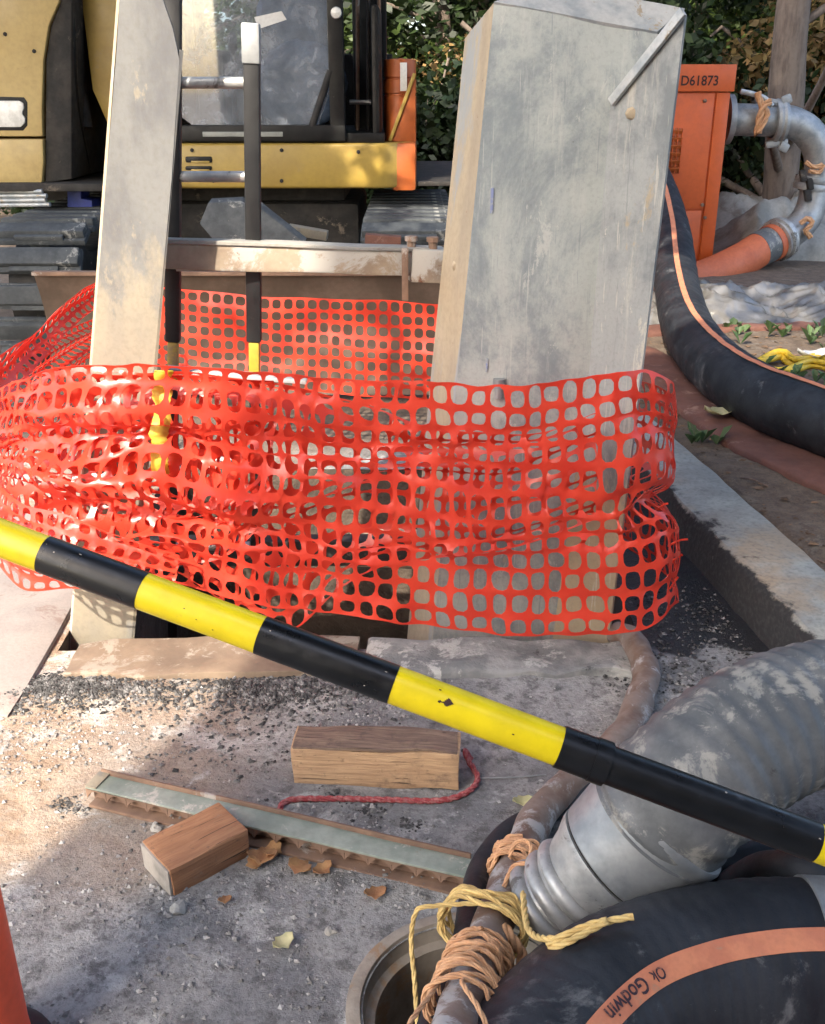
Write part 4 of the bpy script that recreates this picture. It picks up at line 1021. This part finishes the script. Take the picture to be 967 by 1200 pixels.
# yellow straps in the weeds
o = rope('strap', [gpt(856, 418, .02), gpt(885, 424, .03), gpt(915, 415, .05), gpt(930, 424, .03), gpt(960, 418, .03), gpt(990, 430, .02)], .035, M_ybag, None, 'yellow webbing strap lying tangled among the weeds', 'strap', step=.03, strands=2, twist=6, sides=8)
o = rope('strap', [gpt(858, 428, .02), gpt(890, 432, .03), gpt(925, 433, .03), gpt(955, 426, .03), gpt(1000, 440, .02)], .028, M_ybag, None, 'second yellow strap stretched below the tangled one', 'strap', step=.03, strands=2, twist=5, sides=8)

# ------------------------------------------------------------------ excavator
YX = 7.0
ex = thing('excavator', 'yellow tracked excavator with glazed cab and rusty dozer blade behind pit', 'excavator', (-1.1, 8, 0))
bk = V((0, 2.2, 0))
# right-hand front box with lamp
pts = [(-140, -60), (72, -60), (70, 0), (57, 30), (51, 70), (49, 130), (50, 160), (-140, 160)]
prism('front_body', [at(x, y, YX) for x, y in pts], V((0, 1.6, 0)), M_cream, ex, .012)
pts = [(-140, 163), (50, 163), (51, 190), (49, 215), (-140, 222)]
prism('lower_skirt', [at(x, y, YX-.01) for x, y in pts], V((0, 1.6, 0)), M_cream, ex, .012)
hl = prism('headlight', [at(x, y, YX-.004) for x, y in ((-8, 113), (28, 114), (32, 120), (32, 147), (27, 153), (-8, 153))], V((0, .03, 0)), M_black, ex, .004)
lens = [(-4, 118), (22, 118), (27, 121), (28, 127), (26, 131), (26, 134), (29, 138), (29, 144), (24, 149), (-4, 149)]
prism('lens', [at(x, y, YX-.016) for x, y in lens], V((0, .02, 0)), M_lens, hl, .006)
# boom recess and boom foot
prism('boom_recess', [at(x, y, YX+1.2) for x, y in ((40, -60), (230, -60), (230, 235), (40, 235))], V((0, .3, 0)), M_dark, ex)
prism('recess_side', [at(x, y, YX+.02) for x, y in ((73, -60), (84, -60), (84, 210), (53, 214), (54, 70), (60, 30), (72, 0))], V((0, 1.1, 0)), M_dark, ex, .01)
prism('boom_foot', [at(x, y, YX+.25) for x, y in ((88, -60), (160, -60), (165, 140), (128, 150), (108, 105))], V((0, .5, 0)), M_yellow, ex, .015)
tube('hydraulic_ram', [at(70, -60, YX+.5), at(100, 150, YX+.3)], .05, M_dark, ex, 14, .1)
for k in range(3):
    tube('hydraulic_hose', catmull([at(62+9*k, -60, YX+.15), at(66+10*k, 40, YX+.08), at(72+9*k, 120, YX+.15), at(84+10*k, 200, YX+.45)], 8), .018, M_black, ex, 10, .05)
for (x, y) in ((6, 40), (40, 60), (6, 176), (40, 176), (225, 176), (330, 176), (420, 178), (330, 212), (250, 212)):
    p = at(x, y, YX-.004); lathe('panel_bolt', p+V((0, .004, 0)), p+V((0, -1, 0)), [(0, .013), (.006, .013), (.009, .008), (.0095, 0)], M_dark, ex, 6)
box('deck_plate', at(118, 212, YX+.4), (1.2, 1.0, .05), M_dark, ex, bevel=.01)
# yellow side band with rounded corner
def band(name, y0, y1, xa, xb, m, Y0, rad, out=.0):
    zt, zb_ = at(300, y0, Y0).z, at(300, y1, Y0).z; xl, xr = at(xa, 190, Y0).x, at(xb, 190, Y0).x
    bm = bmesh.new(); pts2 = [(xl, Y0-out)]
    for k in range(9):
        a_ = PI/2*k/8; pts2.append((xr-rad+math.sin(a_)*(rad+out), Y0+rad-math.cos(a_)*(rad+out)))
    pts2 += [(xr+out, Y0+2.2), (xl, Y0+2.2)]
    lo = [bm.verts.new((x, y, zb_)) for x, y in pts2]; hi = [bm.verts.new((x, y, zt)) for x, y in pts2]
    bm.faces.new(lo[::-1]); bm.faces.new(hi)
    for k in range(len(lo)): bm.faces.new((lo[k], lo[(k+1) % len(lo)], hi[(k+1) % len(lo)], hi[k]))
    bmesh.ops.recalc_face_normals(bm, faces=bm.faces)
    bmesh.ops.bevel(bm, geom=[e for e in bm.edges if e.calc_face_angle(0) > .6], offset=.02, segments=3, profile=.5, affect='EDGES')
    return from_bm(name, bm, m, ex, True, math.radians(35))
band('side_skirt', 168, 221, 150, 487, M_yellow, YX, .28)
for (y, h) in ((187, 6), (197, 4)):
    p = at(233, y, YX-.004); box('vent_slot', p, (.17, .012, h*.0063), M_black, ex, bevel=.01)
    box('slot_lip', p+V((.01, -.002, -.014)), (.12, .012, .014), M_yellow, ex, bevel=.004)
box('skirt_corner', at(474, 193, YX+.30), (.16, .5, .30), M_morange, ex, bevel=.03)
# orange rear door column
pt_ = at(469, 165, YX+.35); zt_ = at(469, 66, YX+.35).z
lathe('rear_column', (pt_.x, YX+.35, pt_.z-.02), (pt_.x, YX+.35, 9), [(0, .108), (.30, .108), (.305, .100), (.315, .100), (.32, .108), (.40, .108), (.405, .1), (.412, .1), (.418, .108), (zt_-pt_.z, .105), (zt_-pt_.z+.01, 0)], M_morange, ex, 28)
prism('column_brace', [at(458, 166, YX+.22), at(487, 84, YX+.22), at(487, 166, YX+.22)], V((0, .03, 0)), M_morange, ex, .004)
beam('brace_edge', at(457, 165, YX+.21), at(486, 86, YX+.21), .02, .022, M_yellow, ex, .003)
box('column_label', at(473, 90, YX+.238), (.045, .006, .17), M_white, ex, bevel=.001)
# cab
zl = at(300, 166, YX).z; CY0 = YX+.05
def cx_(px): return at(px, 120, YX).x
for (x0_, x1_, dy) in ((386, 404, 0), (196, 208, 0)):
    box('cab_post', ((cx_(x0_)+cx_(x1_))/2, CY0, zl+.85), (cx_(x1_)-cx_(x0_), .09, 1.7), M_black, ex, bevel=.015)
box('cab_post', ((cx_(412)+cx_(446))/2, CY0+.75, zl+.85), (cx_(446)-cx_(412)+.05, .10, 1.7), M_black, ex, bevel=.02)
box('cab_rear', ((cx_(200)+cx_(455))/2, CY0+1.5, zl+.28), (cx_(455)-cx_(200), .06, .55), M_dark, ex, bevel=.01)
box('cab_roof', ((cx_(195)+cx_(452))/2, CY0+.75, zl+1.75), (cx_(452)-cx_(195)+.1, 1.7, .12), M_cream, ex, bevel=.04)
box('cab_floor', ((cx_(200)+cx_(450))/2, CY0+.75, zl+.02), (cx_(450)-cx_(200), 1.5, .06), M_black, ex, bevel=.01)
box('cab_sill', ((cx_(200)+cx_(404))/2, CY0, zl+.05), (cx_(404)-cx_(200), .10, .10), M_black, ex, bevel=.015)
box('sill_trim', ((cx_(235)+cx_(330))/2, CY0-.055, zl+.045), (cx_(330)-cx_(235), .012, .03), M_grey, ex, bevel=.004)
box('cab_side_panel', (cx_(440), CY0+.75, zl+.40), (.05, 1.4, .80), M_black, ex, bevel=.02)
g_ = [(209, -60), (385, -60), (389, 100), (372, 150), (360, 156), (238, 156), (214, 138), (209, 110)]
prism('windscreen', [at(x, y, CY0-.01) for x, y in g_], V((0, .008, 0)), M_glass, ex)
box('inner_pillar', ((cx_(210)+cx_(229))/2, CY0+.06, zl+1.05), (cx_(229)-cx_(210), .05, 1.25), M_grey, ex, bevel=.01)
prism('sticker', [at(x, y, CY0-.016) for x, y in ((298, 20), (330, 13), (336, 23), (303, 34))], V((0, .003, 0)), M_white, ex)
# seat and controls
bm = bmesh.new()
sxp = (cx_(330), CY0+.65, zl+.35)
o_ = box('seat_cushion', (sxp[0], sxp[1], zl+.30), (.52, .5, .16), M_seat, ex, bevel=.06, sub=2, jit=.03)
box('seat_back', (sxp[0], sxp[1]+.28, zl+.60), (.50, .16, .62), M_seat, ex, rx=-.12, bevel=.06, sub=2, jit=.05)
box('seat_base', (sxp[0], sxp[1], zl+.13), (.4, .4, .2), M_black, ex, bevel=.02)
mound_pts = [(cx_(350)+.02, CY0+.35)]
def jacket():
    bm = bmesh.new(); bmesh.ops.create_icosphere(bm, subdivisions=4, radius=1)
    for v in bm.verts:
        d_ = 1+.22*(1-abs(nz(v.co.x, v.co.y, v.co.z, 3)))-.15; v.co = V((v.co.x*.30*d_, v.co.y*.16*d_, v.co.z*.27*d_))
        v.co += V((cx_(345), CY0+.33, zl+.33+(.06*v.co.x)))
    return from_bm('draped_jacket', bm, M_seat, ex, True)
jacket()
for xx in (262, 300):
    tube('control_lever', [V((cx_(xx), CY0+.35, zl+.05)), V((cx_(xx)+.02, CY0+.32, zl+.55))], .015, M_black, ex, 10, .1)
    lathe('lever_knob', V((cx_(xx)+.02, CY0+.32, zl+.52)), V((cx_(xx)+.02, CY0+.32, 9)), [(0, .018), (.03, .03), (.10, .032), (.13, .02), (.14, 0)], M_black, ex, 14)
box('console', (cx_(240), CY0+.45, zl+.30), (.18, .5, .5), M_black, ex, bevel=.03)
tube('wiper', [V((cx_(388), CY0-.03, zl+.42)), V((cx_(364), CY0-.03, zl+.09))], .022, M_dark, ex, 10, .1)
for xx in (414, 427, 440):
    tube('side_rail', [V((cx_(xx), CY0+.45, zl+.02)), V((cx_(xx)+.03, CY0+.45, zl+1.6))], .013, M_rust if xx != 427 else M_dark, ex, 10, .1)
tube('side_latch', [V((cx_(405), CY0+.40, zl+.23)), V((cx_(432), CY0+.40, zl+.23))], .015, M_galv, ex, 10, .1)
p = at(394, 15, CY0-.06); lathe('work_lamp', p, p+V((0, -1, 0)), [(-.03, .03), (0, .035), (.02, .03), (.025, 0)], M_lens, ex, 16)
# undercarriage
box('slew_ring', (-1.12, 8.1, .93), (1.3, 1.3, .16), M_dark, ex, bevel=.04)
box('car_body', (-1.12, 8.0, .60), (1.5, 1.2, .5), M_dark, ex, bevel=.05)
box('house_floor', (-1.0, 8.1, 1.0), (2.7, 2.0, .03), M_dark, ex, bevel=.01)
def track(xc, wd):
    t = bpy.data.objects.new('track', None); COL.objects.link(t); t.parent = ex; t.location = V((xc, 7.3, .02))-V(ex.location)
    y0, y1, r = 6.45, 8.25, .37; zc_ = r+.03
    per = 2*(y1-y0)+2*PI*r; n = int(per/.20); first = None
    for k in range(n):
        s = per*k/n
        if s < y1-y0: y, z, a_ = y0+s, zc_-r, PI
        elif s < y1-y0+PI*r: th = (s-(y1-y0))/r; y, z, a_ = y1+math.sin(th)*r, zc_-math.cos(th)*r, PI-th
        elif s < 2*(y1-y0)+PI*r: y, z, a_ = y1-(s-(y1-y0)-PI*r), zc_+r, 0
        else: th = (s-2*(y1-y0)-PI*r)/r; y, z, a_ = y0-math.sin(th)*r, zc_+math.cos(th)*r, th
        if first is None:
            bm = box_bm((wd, .15, .035), Matrix.Identity(4), .008); box_bm((wd*.98, .11, .055), Matrix.Translation((0, .01, .035)), .014, 2, bm); box_bm((wd*.2, .08, .05), Matrix.Translation((0, 0, -.03)), .006, 2, bm); box_bm((wd*.5, .03, .03), Matrix.Translation((.02, -.065, .03)), .006, 2, bm)
            me = bpy.data.meshes.new('track_shoe'); bm.to_mesh(me); bm.free(); me.materials.append(M_track); me.polygons.foreach_set('use_smooth', [True]*len(me.polygons)); me.set_sharp_from_angle(angle=.6); first = me
        o = bpy.data.objects.new('track_shoe', first); COL.objects.link(o); o.parent = t
        o.location = (0, y-7.3, z); o.rotation_euler = (a_, 0, 0)
    for yy in (y0, y1):
        q = V((xc-wd*.3, yy, zc_+.02)); lathe('idler_wheel', q, q+V((1, 0, 0)), [(0, 0), (.001, r-.08), (wd*.6, r-.08), (wd*.6+.001, 0)], M_dark, t, 28)
    box('track_frame', (xc, (y0+y1)/2, zc_+.02), (wd*.5, y1-y0, .36), M_dark, t, bevel=.03)
for xc in (-2.24, -.02): track(xc, .58)
# dozer blade
def blade():
    xl, xr = at(45, 360, 5.45).x, at(700, 360, 5.45).x; xr = min(xr, .42); vs, fs = [], []; n = 14; zt = at(300, 322, 5.45).z
    for side in (0, 1):
        for k in range(n+1):
            z = .03+(zt-.03)*k/n; yy = 5.45+.10*math.sin(PI*k/n)+side*.05
            vs += [V((xl, yy, z)), V((xr, yy, z))]
    m_ = 2*(n+1)
    for k in range(n):
        a_ = 2*k; fs += [(a_, a_+1, a_+3, a_+2), (m_+a_, m_+a_+2, m_+a_+3, m_+a_+1), (a_, a_+2, m_+a_+2, m_+a_), (a_+1, m_+a_+1, m_+a_+3, a_+3)]
    fs += [(0, m_, m_+1, 1), (2*n, 2*n+1, m_+2*n+1, m_+2*n)]
    mk('dozer_blade', vs, fs, M_blade, ex, True, .5)
    beam('blade_lip', V((xl, 5.44, zt+.01)), V((xr, 5.44, zt+.01)), .05, .02, M_rust, ex)
    for xx in (-1.5, -.7): beam('blade_arm', V((xx, 5.6, .35)), V((xx, 7.6, .5)), .16, .2, M_dark, ex)
    return zt
ZB = blade()
# loose plates and scraps on the blade and tracks
p0 = at(262, 262, 5.62)
o = prism('steel_plate', [at(x, y, 5.58+(y-240)*-.002) for x, y in ((234, 262), (244, 238), (282, 236), (290, 246), (300, 240), (357, 285), (256, 288))], V((.01, .05, .02)), M_track, None, .004); tag(o, 'bent blue grey steel plate leaning on the blade', 'steel plate')
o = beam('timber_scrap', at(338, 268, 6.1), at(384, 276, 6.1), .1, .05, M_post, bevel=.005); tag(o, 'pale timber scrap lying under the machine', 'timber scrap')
o = beam('timber_scrap', at(428, 279, 5.9), at(470, 282, 5.9), .08, .05, M_red, bevel=.005); tag(o, 'reddish timber scrap beside the right track', 'timber scrap')
for k in range(4):
    o = tube('pipe_offcut', [at(-12, 224+k*5.5, 7.0), at(50+3*(k % 2)+2*k, 224+k*5.2, 6.9)], .014, M_lip, None, 10, .1); tag(o, 'pale thin pipe offcut lying on the left track', 'pipe offcut', 'pipe offcuts on the track')
o = prism('blue_crate', [at(x, y, 7.1) for x, y in ((79, 219), (95, 219), (95, 233), (108, 235), (108, 248), (79, 246))], V((0, .2, 0)), M_blue, None, .004); tag(o, 'small blue plastic crate on the track beside the post', 'crate')

# ------------------------------------------------------------------ trees
def leaf_mesh(name, centers, radii, n, size, m, up=.35):
    c = np.array(centers); r = np.array(radii); k = rng.integers(0, len(c), n)
    d = rng.normal(size=(n, 3)); d /= np.linalg.norm(d, axis=1)[:, None]
    rad = rng.random(n)**.5
    pos = c[k]+d*(rad[:, None]*r[k][:, None])*np.array([1, 1, .7])
    a = rng.normal(size=(n, 3)); a[:, 2] *= .5; a /= np.linalg.norm(a, axis=1)[:, None]
    b = rng.normal(size=(n, 3)); b -= a*(a*b).sum(1)[:, None]; b /= np.linalg.norm(b, axis=1)[:, None]
    s = size*rng.uniform(.6, 1.4, n)[:, None]
    quad = np.stack([pos-a*s, pos+b*s*.55, pos+a*s, pos-b*s*.55], 1).reshape(-1, 3)
    me = bpy.data.meshes.new(name); me.vertices.add(4*n); me.vertices.foreach_set('co', quad.ravel())
    me.loops.add(4*n); me.loops.foreach_set('vertex_index', np.arange(4*n)); me.polygons.add(n)
    me.polygons.foreach_set('loop_start', np.arange(0, 4*n, 4)); me.update(calc_edges=True); me.materials.append(m); return me
def trunk_mesh(name, h, r, seed, limbs=10, lean=0.0, zlo=.35, spread=2.6):
    R = random.Random(seed); vs, fs = [], []; tips = []
    def limb(P, r0_, r1_, sides=8):
        P, L = resample(catmull(P, 5), max(.12, r0_)); F = frames(P, 'pt'); base = len(vs)
        for i, p in enumerate(P):
            rr = r0_+(r1_-r0_)*i/(len(P)-1)
            for k in range(sides):
                a_ = 2*PI*k/sides; vs.append(p+(F[i][1]*math.cos(a_)+F[i][2]*math.sin(a_))*rr*(1+.12*nz(p.z, a_, seed)))
        for i in range(len(P)-1):
            for k in range(sides):
                k2 = (k+1) % sides; fs.append((base+i*sides+k, base+i*sides+k2, base+(i+1)*sides+k2, base+(i+1)*sides+k))
    P = [V((lean*z/h*h + .12*math.sin(z*1.1+seed), .1*math.sin(z*.8+seed*2), z)) for z in (-.3, .15, h*.25, h*.5, h*.75, h)]
    limb(P, r, r*.35, 12)
    C = catmull(P, 10)
    for k in range(limbs):
        f = R.uniform(zlo, .98); p = C[int(f*(len(C)-1))]; a_ = R.uniform(0, 2*PI); L = spread*(1.15-f*.6)*R.uniform(.6, 1.1)
        d_ = V((math.cos(a_), math.sin(a_), R.uniform(.1, .6)))
        e1, e2 = p+d_*L*.5+V((0, 0, .1)), p+d_*L+V((0, 0, R.uniform(-.2, .5)))
        limb([p, e1, e2], r*.28*(1.2-f), .02, 6); tips += [e1, e2, (e1+e2)/2+V((R.uniform(-.6, .6), R.uniform(-.6, .6), R.uniform(-.3, .5)))]
    me = bpy.data.meshes.new(name); me.from_pydata([tuple(v) for v in vs], [], fs); me.materials.append(M_bark); me.polygons.foreach_set('use_smooth', [True]*len(me.polygons)); me.update()
    return me, tips
VAR = []
for sd, h, r, lm, ln in ((1, 9, .20, 22, .03), (2, 7, .14, 20, -.05), (3, 10, .17, 26, .02)):
    tm, tips = trunk_mesh('trunk', h, r, sd, lm, ln, .16)
    VAR.append((tm, leaf_mesh('crown', [tuple(t) for t in tips]+[(0, 0, h)], [.75]*len(tips)+[1.2], 22000, .052, (M_leafA, M_leafB, M_leafA)[sd-1])))
tall = trunk_mesh('trunk', 9, .22, 5, 44, .0, .38, 3.9)
TT = [tuple(t) for t in tall[1] if t.z > 3.7]
TALLC = leaf_mesh('crown', TT+[(0, 0, 9)], [1.0]*len(TT)+[1.6], 60000, .085, M_leafB)
def tree(name, x, y, var, rz, sc, label, group=None, crown=None):
    t = thing(name, label, 'tree', (x, y, ground_h(x, y)-.02), group); t.rotation_euler.z = rz; t.scale = (sc, sc, sc)
    for nm, me in (('trunk', var[0]), ('crown', crown or var[1])):
        o = bpy.data.objects.new(nm, me); COL.objects.link(o); o.parent = t
    return t
R = random.Random(11)
# the pale trunk by the pipe and the leaning one left of the sheet
tm, tips = trunk_mesh('trunk', 9, .20, 8, 16, .012, .22, 2.2)
cm = leaf_mesh('crown', [tuple(t) for t in tips if t.z > 3.4], [.7]*len([t for t in tips if t.z > 3.4]), 7000, .07, M_leafA)
q = gz(893, 262, 0); yT = 11.2; q = at(897, 270, yT)
tree('broadleaf_tree', q.x, yT, (tm, cm), .3, 1, 'pale grey trunked tree with stub branches standing behind the bent pipe')
tm2, tips2 = trunk_mesh('trunk', 8, .13, 9, 12, -.16, .4, 2)
cm2 = leaf_mesh('crown', [tuple(t) for t in tips2], [.8]*len(tips2), 6000, .08, M_leafB)
q = at(532, 200, 13.5); tree('broadleaf_tree', q.x+.3, 13.5, (tm2, cm2), 0, 1, 'thin leaning brown trunked tree between excavator and wide sheet')
for i, (x, y) in enumerate(((-.4, 15), (.9, 14.2), (2.6, 14.5), (4.1, 14.8), (5.4, 15.2), (6.6, 16.6), (8.4, 12.6), (3.3, 17.5), (1.6, 18), (5.8, 18), (-1.9, 16), (-3.6, 14.5), (-5.4, 13.5), (-7, 15.5), (7.8, 17), (-.6, 19.5), (9.5, 14.5))):
    tree('broadleaf_tree', x+R.uniform(-.3, .3), y+R.uniform(-.4, .4), VAR[i % 3], R.uniform(0, 6), R.uniform(.85, 1.2), 'dark leafy woodland tree beyond the machines', 'woodland trees')
BUSH = [leaf_mesh('foliage', [(R.uniform(-.8, .8), R.uniform(-.7, .7), R.uniform(.2, 1.5)) for _ in range(16)], [.5]*16, 9000, .042, m) for m in (M_leafB, M_leafA, M_leafC)]
STEM = trunk_mesh('stem', 1.3, .013, 4, 8, 0, .1, .7)[0]
for i, (x, y, v) in enumerate(((1.0, 12.6, 0), (2.4, 12.9, 0), (3.2, 12.9, 0), (4.6, 13.4, 1), (5.9, 13.4, 0), (7.4, 12.6, 1), (-.5, 13, 0), (.2, 12.2, 0), (3.0, 14, 1), (5.0, 14.4, 2), (5.7, 14.9, 2), (4.4, 16, 1), (1.4, 15.4, 2), (-2.2, 13, 0), (-4, 12.5, 0), (4.75, 12.5, 2), (5.2, 13.0, 2), (.75, 13.2, 2))):
    t = thing('shrub', ('dark green shrub filling the wood edge', 'mid green shrub growing among the wood edge', 'sunlit autumn coloured shrub deep in the wood')[v], 'shrub', (x, y, ground_h(x, y)-.05), ('dark wood edge shrubs', 'mid green wood edge shrubs', 'autumn shrubs')[v])
    t.rotation_euler.z = R.uniform(0, 6); s = R.uniform(.9, 1.5); t.scale = (s, s, s*R.uniform(.9, 1.5))
    for nm, me in (('stem', STEM), ('foliage', BUSH[v])):
        o = bpy.data.objects.new(nm, me); COL.objects.link(o); o.parent = t
wood = leaf_mesh('far_woodland', [(x+R.uniform(-1, 1), 24+R.uniform(-1.5, 3), z) for x in np.arange(-16, 20, 1.6) for z in np.arange(.3, 10, 1.6)], [1.3]*len(np.arange(-16, 20, 1.6))*len(np.arange(.3, 10, 1.6)), 60000, .12, M_leafB)
o = bpy.data.objects.new('far_woodland', wood); COL.objects.link(o); tag(o, 'mass of far woodland foliage closing the view', 'woodland', kind='stuff')
# unseen trees and building, added out of view to cast shade on the yard
for x, y, sc_, lb in ((3.1, 2.9, 1.25, 'unseen tree added to shade the soil bank and pump'), (-4.7, 2.5, 1.0, 'unseen tree added to shade the excavator')):
    tree('added_shade_tree', x, y, tall, R.uniform(0, 6), sc_, lb, None, TALLC)
hs = thing('shade_building', 'unseen pale building added behind the viewpoint to shade the yard', 'shade_building', (2.0, -7, 0))  # added sun blocker; its corner sets the straight shade edge
HX0, HY = -3.0, -3.07
box('wall', (HX0+5, HY-3.5, 4.1), (10, 7, 8.2), M_brick, hs, bevel=.02)
prism('roof', [V((HX0-.003, HY+.25, 8.203)), V((HX0-.003, HY-3.5, 11.4)), V((HX0-.003, HY-7.25, 8.203))], V((10.006, 0, 0)), M_roof, hs)
for xx in (-1, 2, 5):
    wdw = box('window', (xx, HY+.02, 3.9), (1.2, .08, 1.4), M_white, hs, bevel=.01); box('pane', (xx, HY+.064, 3.9), (1.0, .02, 1.2), M_glass, wdw, bevel=.002)

# ------------------------------------------------------------------ small stuff on the ground
def stones(name, pts, smin, smax, m, flat=.7):
    vs, fs = [], []
    base = [V((1, 0, 0)), V((-1, 0, 0)), V((0, 1, 0)), V((0, -1, 0)), V((0, 0, 1)), V((0, 0, -1))]
    tri = [(0, 2, 4), (2, 1, 4), (1, 3, 4), (3, 0, 4), (2, 0, 5), (1, 2, 5), (3, 1, 5), (0, 3, 5)]
    for (x, y) in pts:
        s = smin+(smax-smin)*random.random()**3; b0 = len(vs); a_ = random.random()*6.28; ca, sa = math.cos(a_), math.sin(a_); z = ground_h(x, y)+s*.25
        for q in base:
            q = V((q.x*random.uniform(.6, 1.2), q.y*random.uniform(.5, 1.1), q.z*random.uniform(.5, 1)*flat))+V((random.uniform(-.2, .2), random.uniform(-.2, .2), 0))
            vs.append((x+(q.x*ca-q.y*sa)*s, y+(q.x*sa+q.y*ca)*s, z+q.z*s))
        for t in tri: fs.append(tuple(b0+k for k in t))
    return mk(name, vs, fs, m, None, False)
def clear(x, y): return sd_pit(x, y) > .02 and math.hypot(x-HOLE.x, y-HOLE.y) > HR+.06
pts = []
while len(pts) < 12000:
    x, y = random.uniform(-1.5, 1.1), 1.15+1.6*random.random()
    if clear(x, y) and (nz(x, y, 3, 2.6) > .08+.25*random.random() or random.random() < .10 or (y < 1.75 and nz(x, y, 6, 5) > -.1 and random.random() < .5)): pts.append((x, y))
o = stones('gravel', pts, .0015, .009, M_gravel); tag(o, 'fine pale gravel and grit strewn over the ground', 'gravel', kind='stuff')
pts = []
while len(pts) < 9000:
    k = random.random()
    if k < .42: x, y = random.gauss(-.98, .14), random.gauss(2.50, .045)
    elif k < .72: x, y = random.gauss(-.42, .15), random.gauss(2.50, .05)
    elif k < .80: x, y = random.gauss(-.42, .2), random.gauss(2.3, .12)
    else: x, y = random.uniform(.55, 1.05), random.uniform(2.5, 3.2)
    if clear(x, y): pts.append((x, y))
o = stones('asphalt_crumbs', pts, .0022, .011, M_asph); tag(o, 'black broken asphalt crumbs heaped before the edge board', 'rubble', kind='stuff')
pts = [(c0_.x+random.gauss(0, .018), c0_.y+random.gauss(0, .012)) for c0_ in (gpt(480, 966), gpt(430, 950), gpt(75, 940), gpt(400, 935), gpt(85, 948)) for _ in range(60)]
o = stones('asphalt_crumbs', pts, .003, .010, M_asph); tag(o, 'small black asphalt bits beside the serrated plank', 'rubble', kind='stuff')
for (x, y, s) in ((222, 985, .02), (245, 990, .024), (206, 975, .017), (183, 972, .014), (388, 1092, .012), (210, 1068, .016)):
    p = gpt(x, y); bm = bmesh.new(); bmesh.ops.create_icosphere(bm, subdivisions=2, radius=s)
    for v in bm.verts: v.co = v.co*(1+.8*nz(v.co.x/s+x, v.co.y/s, v.co.z/s)); v.co.z *= .65; v.co += p+V((0, 0, s*.4))
    o = from_bm('stone', bm, M_conc, None, False); tag(o, 'small grey concrete stone beside the brown offcut', 'stone', 'stones by the offcut')
# litter on the soil
pts = []
while len(pts) < 7000:
    x, y = random.uniform(.9, 5.5), 1.9+6.5*random.random()
    if x > KX(y)+.32 and clear(x, y): pts.append((x, y))
o = stones('leaf_litter', pts, .006, .03, M_litter, .25); tag(o, 'brown leaf litter and clods covering the soil bank', 'leaf litter', kind='stuff')
def weeds(cen, n, rad, name, label):
    vs, fs = [], []
    for _ in range(n):
        x, y = cen.x+random.gauss(0, rad), cen.y+random.gauss(0, rad*.6); z = ground_h(x, y)
        for k in range(3):
            a_ = random.random()*6.28; h = random.uniform(.03, .10); d_ = V((math.cos(a_), math.sin(a_), 0)); s = V((-d_.y, d_.x, 0))*random.uniform(.015, .032)
            p = V((x, y, z)); b0 = len(vs); e = p+d_*h*.8+V((0, 0, h))
            vs += [p, p+d_*h*.45+V((0, 0, h*.8))+s, e, p+d_*h*.45+V((0, 0, h*.8))-s]; fs.append((b0, b0+1, b0+2, b0+3))
    o = mk(name, vs, fs, M_ivy, None); tag(o, label, 'weeds', kind='stuff')
weeds(gpt(950, 452), 28, .25, 'weeds', 'low green weeds growing behind the black hose')
weeds(gpt(950, 400), 40, .35, 'weeds', 'green weeds sprouting along the flat reddish strip')
weeds(gpt(825, 520), 5, .04, 'weeds', 'small green sprig beside the red layflat hose')
def leaf(px, py, s, m, label, rz, nm='dry_leaf', dz=0.004, grp=None):
    p = gpt(px, py, dz); vs, fs = [], []; n = 7
    for i in range(n+1):
        t = i/n; wdt = s*.36*math.sin(PI*t)**.7*(1+.25*math.sin(t*17)); z = .25*s*(t-.5)**2*3
        for q in (-1, 0, 1):
            x, y = (t-.5)*s, q*wdt; vs.append(p+V((x*math.cos(rz)-y*math.sin(rz), x*math.sin(rz)+y*math.cos(rz), z+abs(q)*s*.13+.003)))
    for i in range(n):
        for q in (0, 1): a_ = i*3+q; fs.append((a_, a_+1, a_+4, a_+3))
    o = mk(nm, vs, fs, m, None, True); o.modifiers.new('thick', 'SOLIDIFY').thickness = .0008; tag(o, label, 'leaf', grp)
for i, (x, y, s) in enumerate(((308, 1008, .07), (320, 1000, .055), (352, 1020, .06), (378, 1022, .05), (298, 1016, .045), (440, 1050, .05))):
    leaf(x, y, s, M_dry, 'curled brown dead leaf lying against the serrated plank', i*1.3, grp='dead leaves along the plank')
leaf(332, 1108, .05, M_paleleaf, 'single tan leaf lying alone on bare grey ground', .8)
leaf(264, 1057, .03, M_dry, 'tiny brown leaf just in front of brown offcut', .3)
leaf(612, 942, .05, M_paleleaf, 'pale leaf fragment beside the muddy pipe', .2)
leaf(843, 487, .16, M_paleleaf, 'pale curled leaf lying on the red layflat hose', .1, dz=.04)
leaf(922, 512, .17, M_paleleaf, 'pale leaf caught under the black hose', -.6, dz=.04)
leaf(952, 420, .2, M_white, 'white scrap lying next to the yellow straps', .1, nm='litter_scrap', dz=.03)
for (x, y, x2, y2) in ((940, 655, 967, 660), (868, 560, 900, 570), (920, 640, 935, 650)):
    a_, b_ = gpt(x, y, .01), gpt(x2, y2, .012); o = tube('twig', catmull([a_, (a_+b_)/2+V((0, .01, .006)), b_], 4), .004, M_woodtop, None, 7, .01); tag(o, 'thin dry twig lying on the brown soil bank', 'twig', 'twigs on the soil')
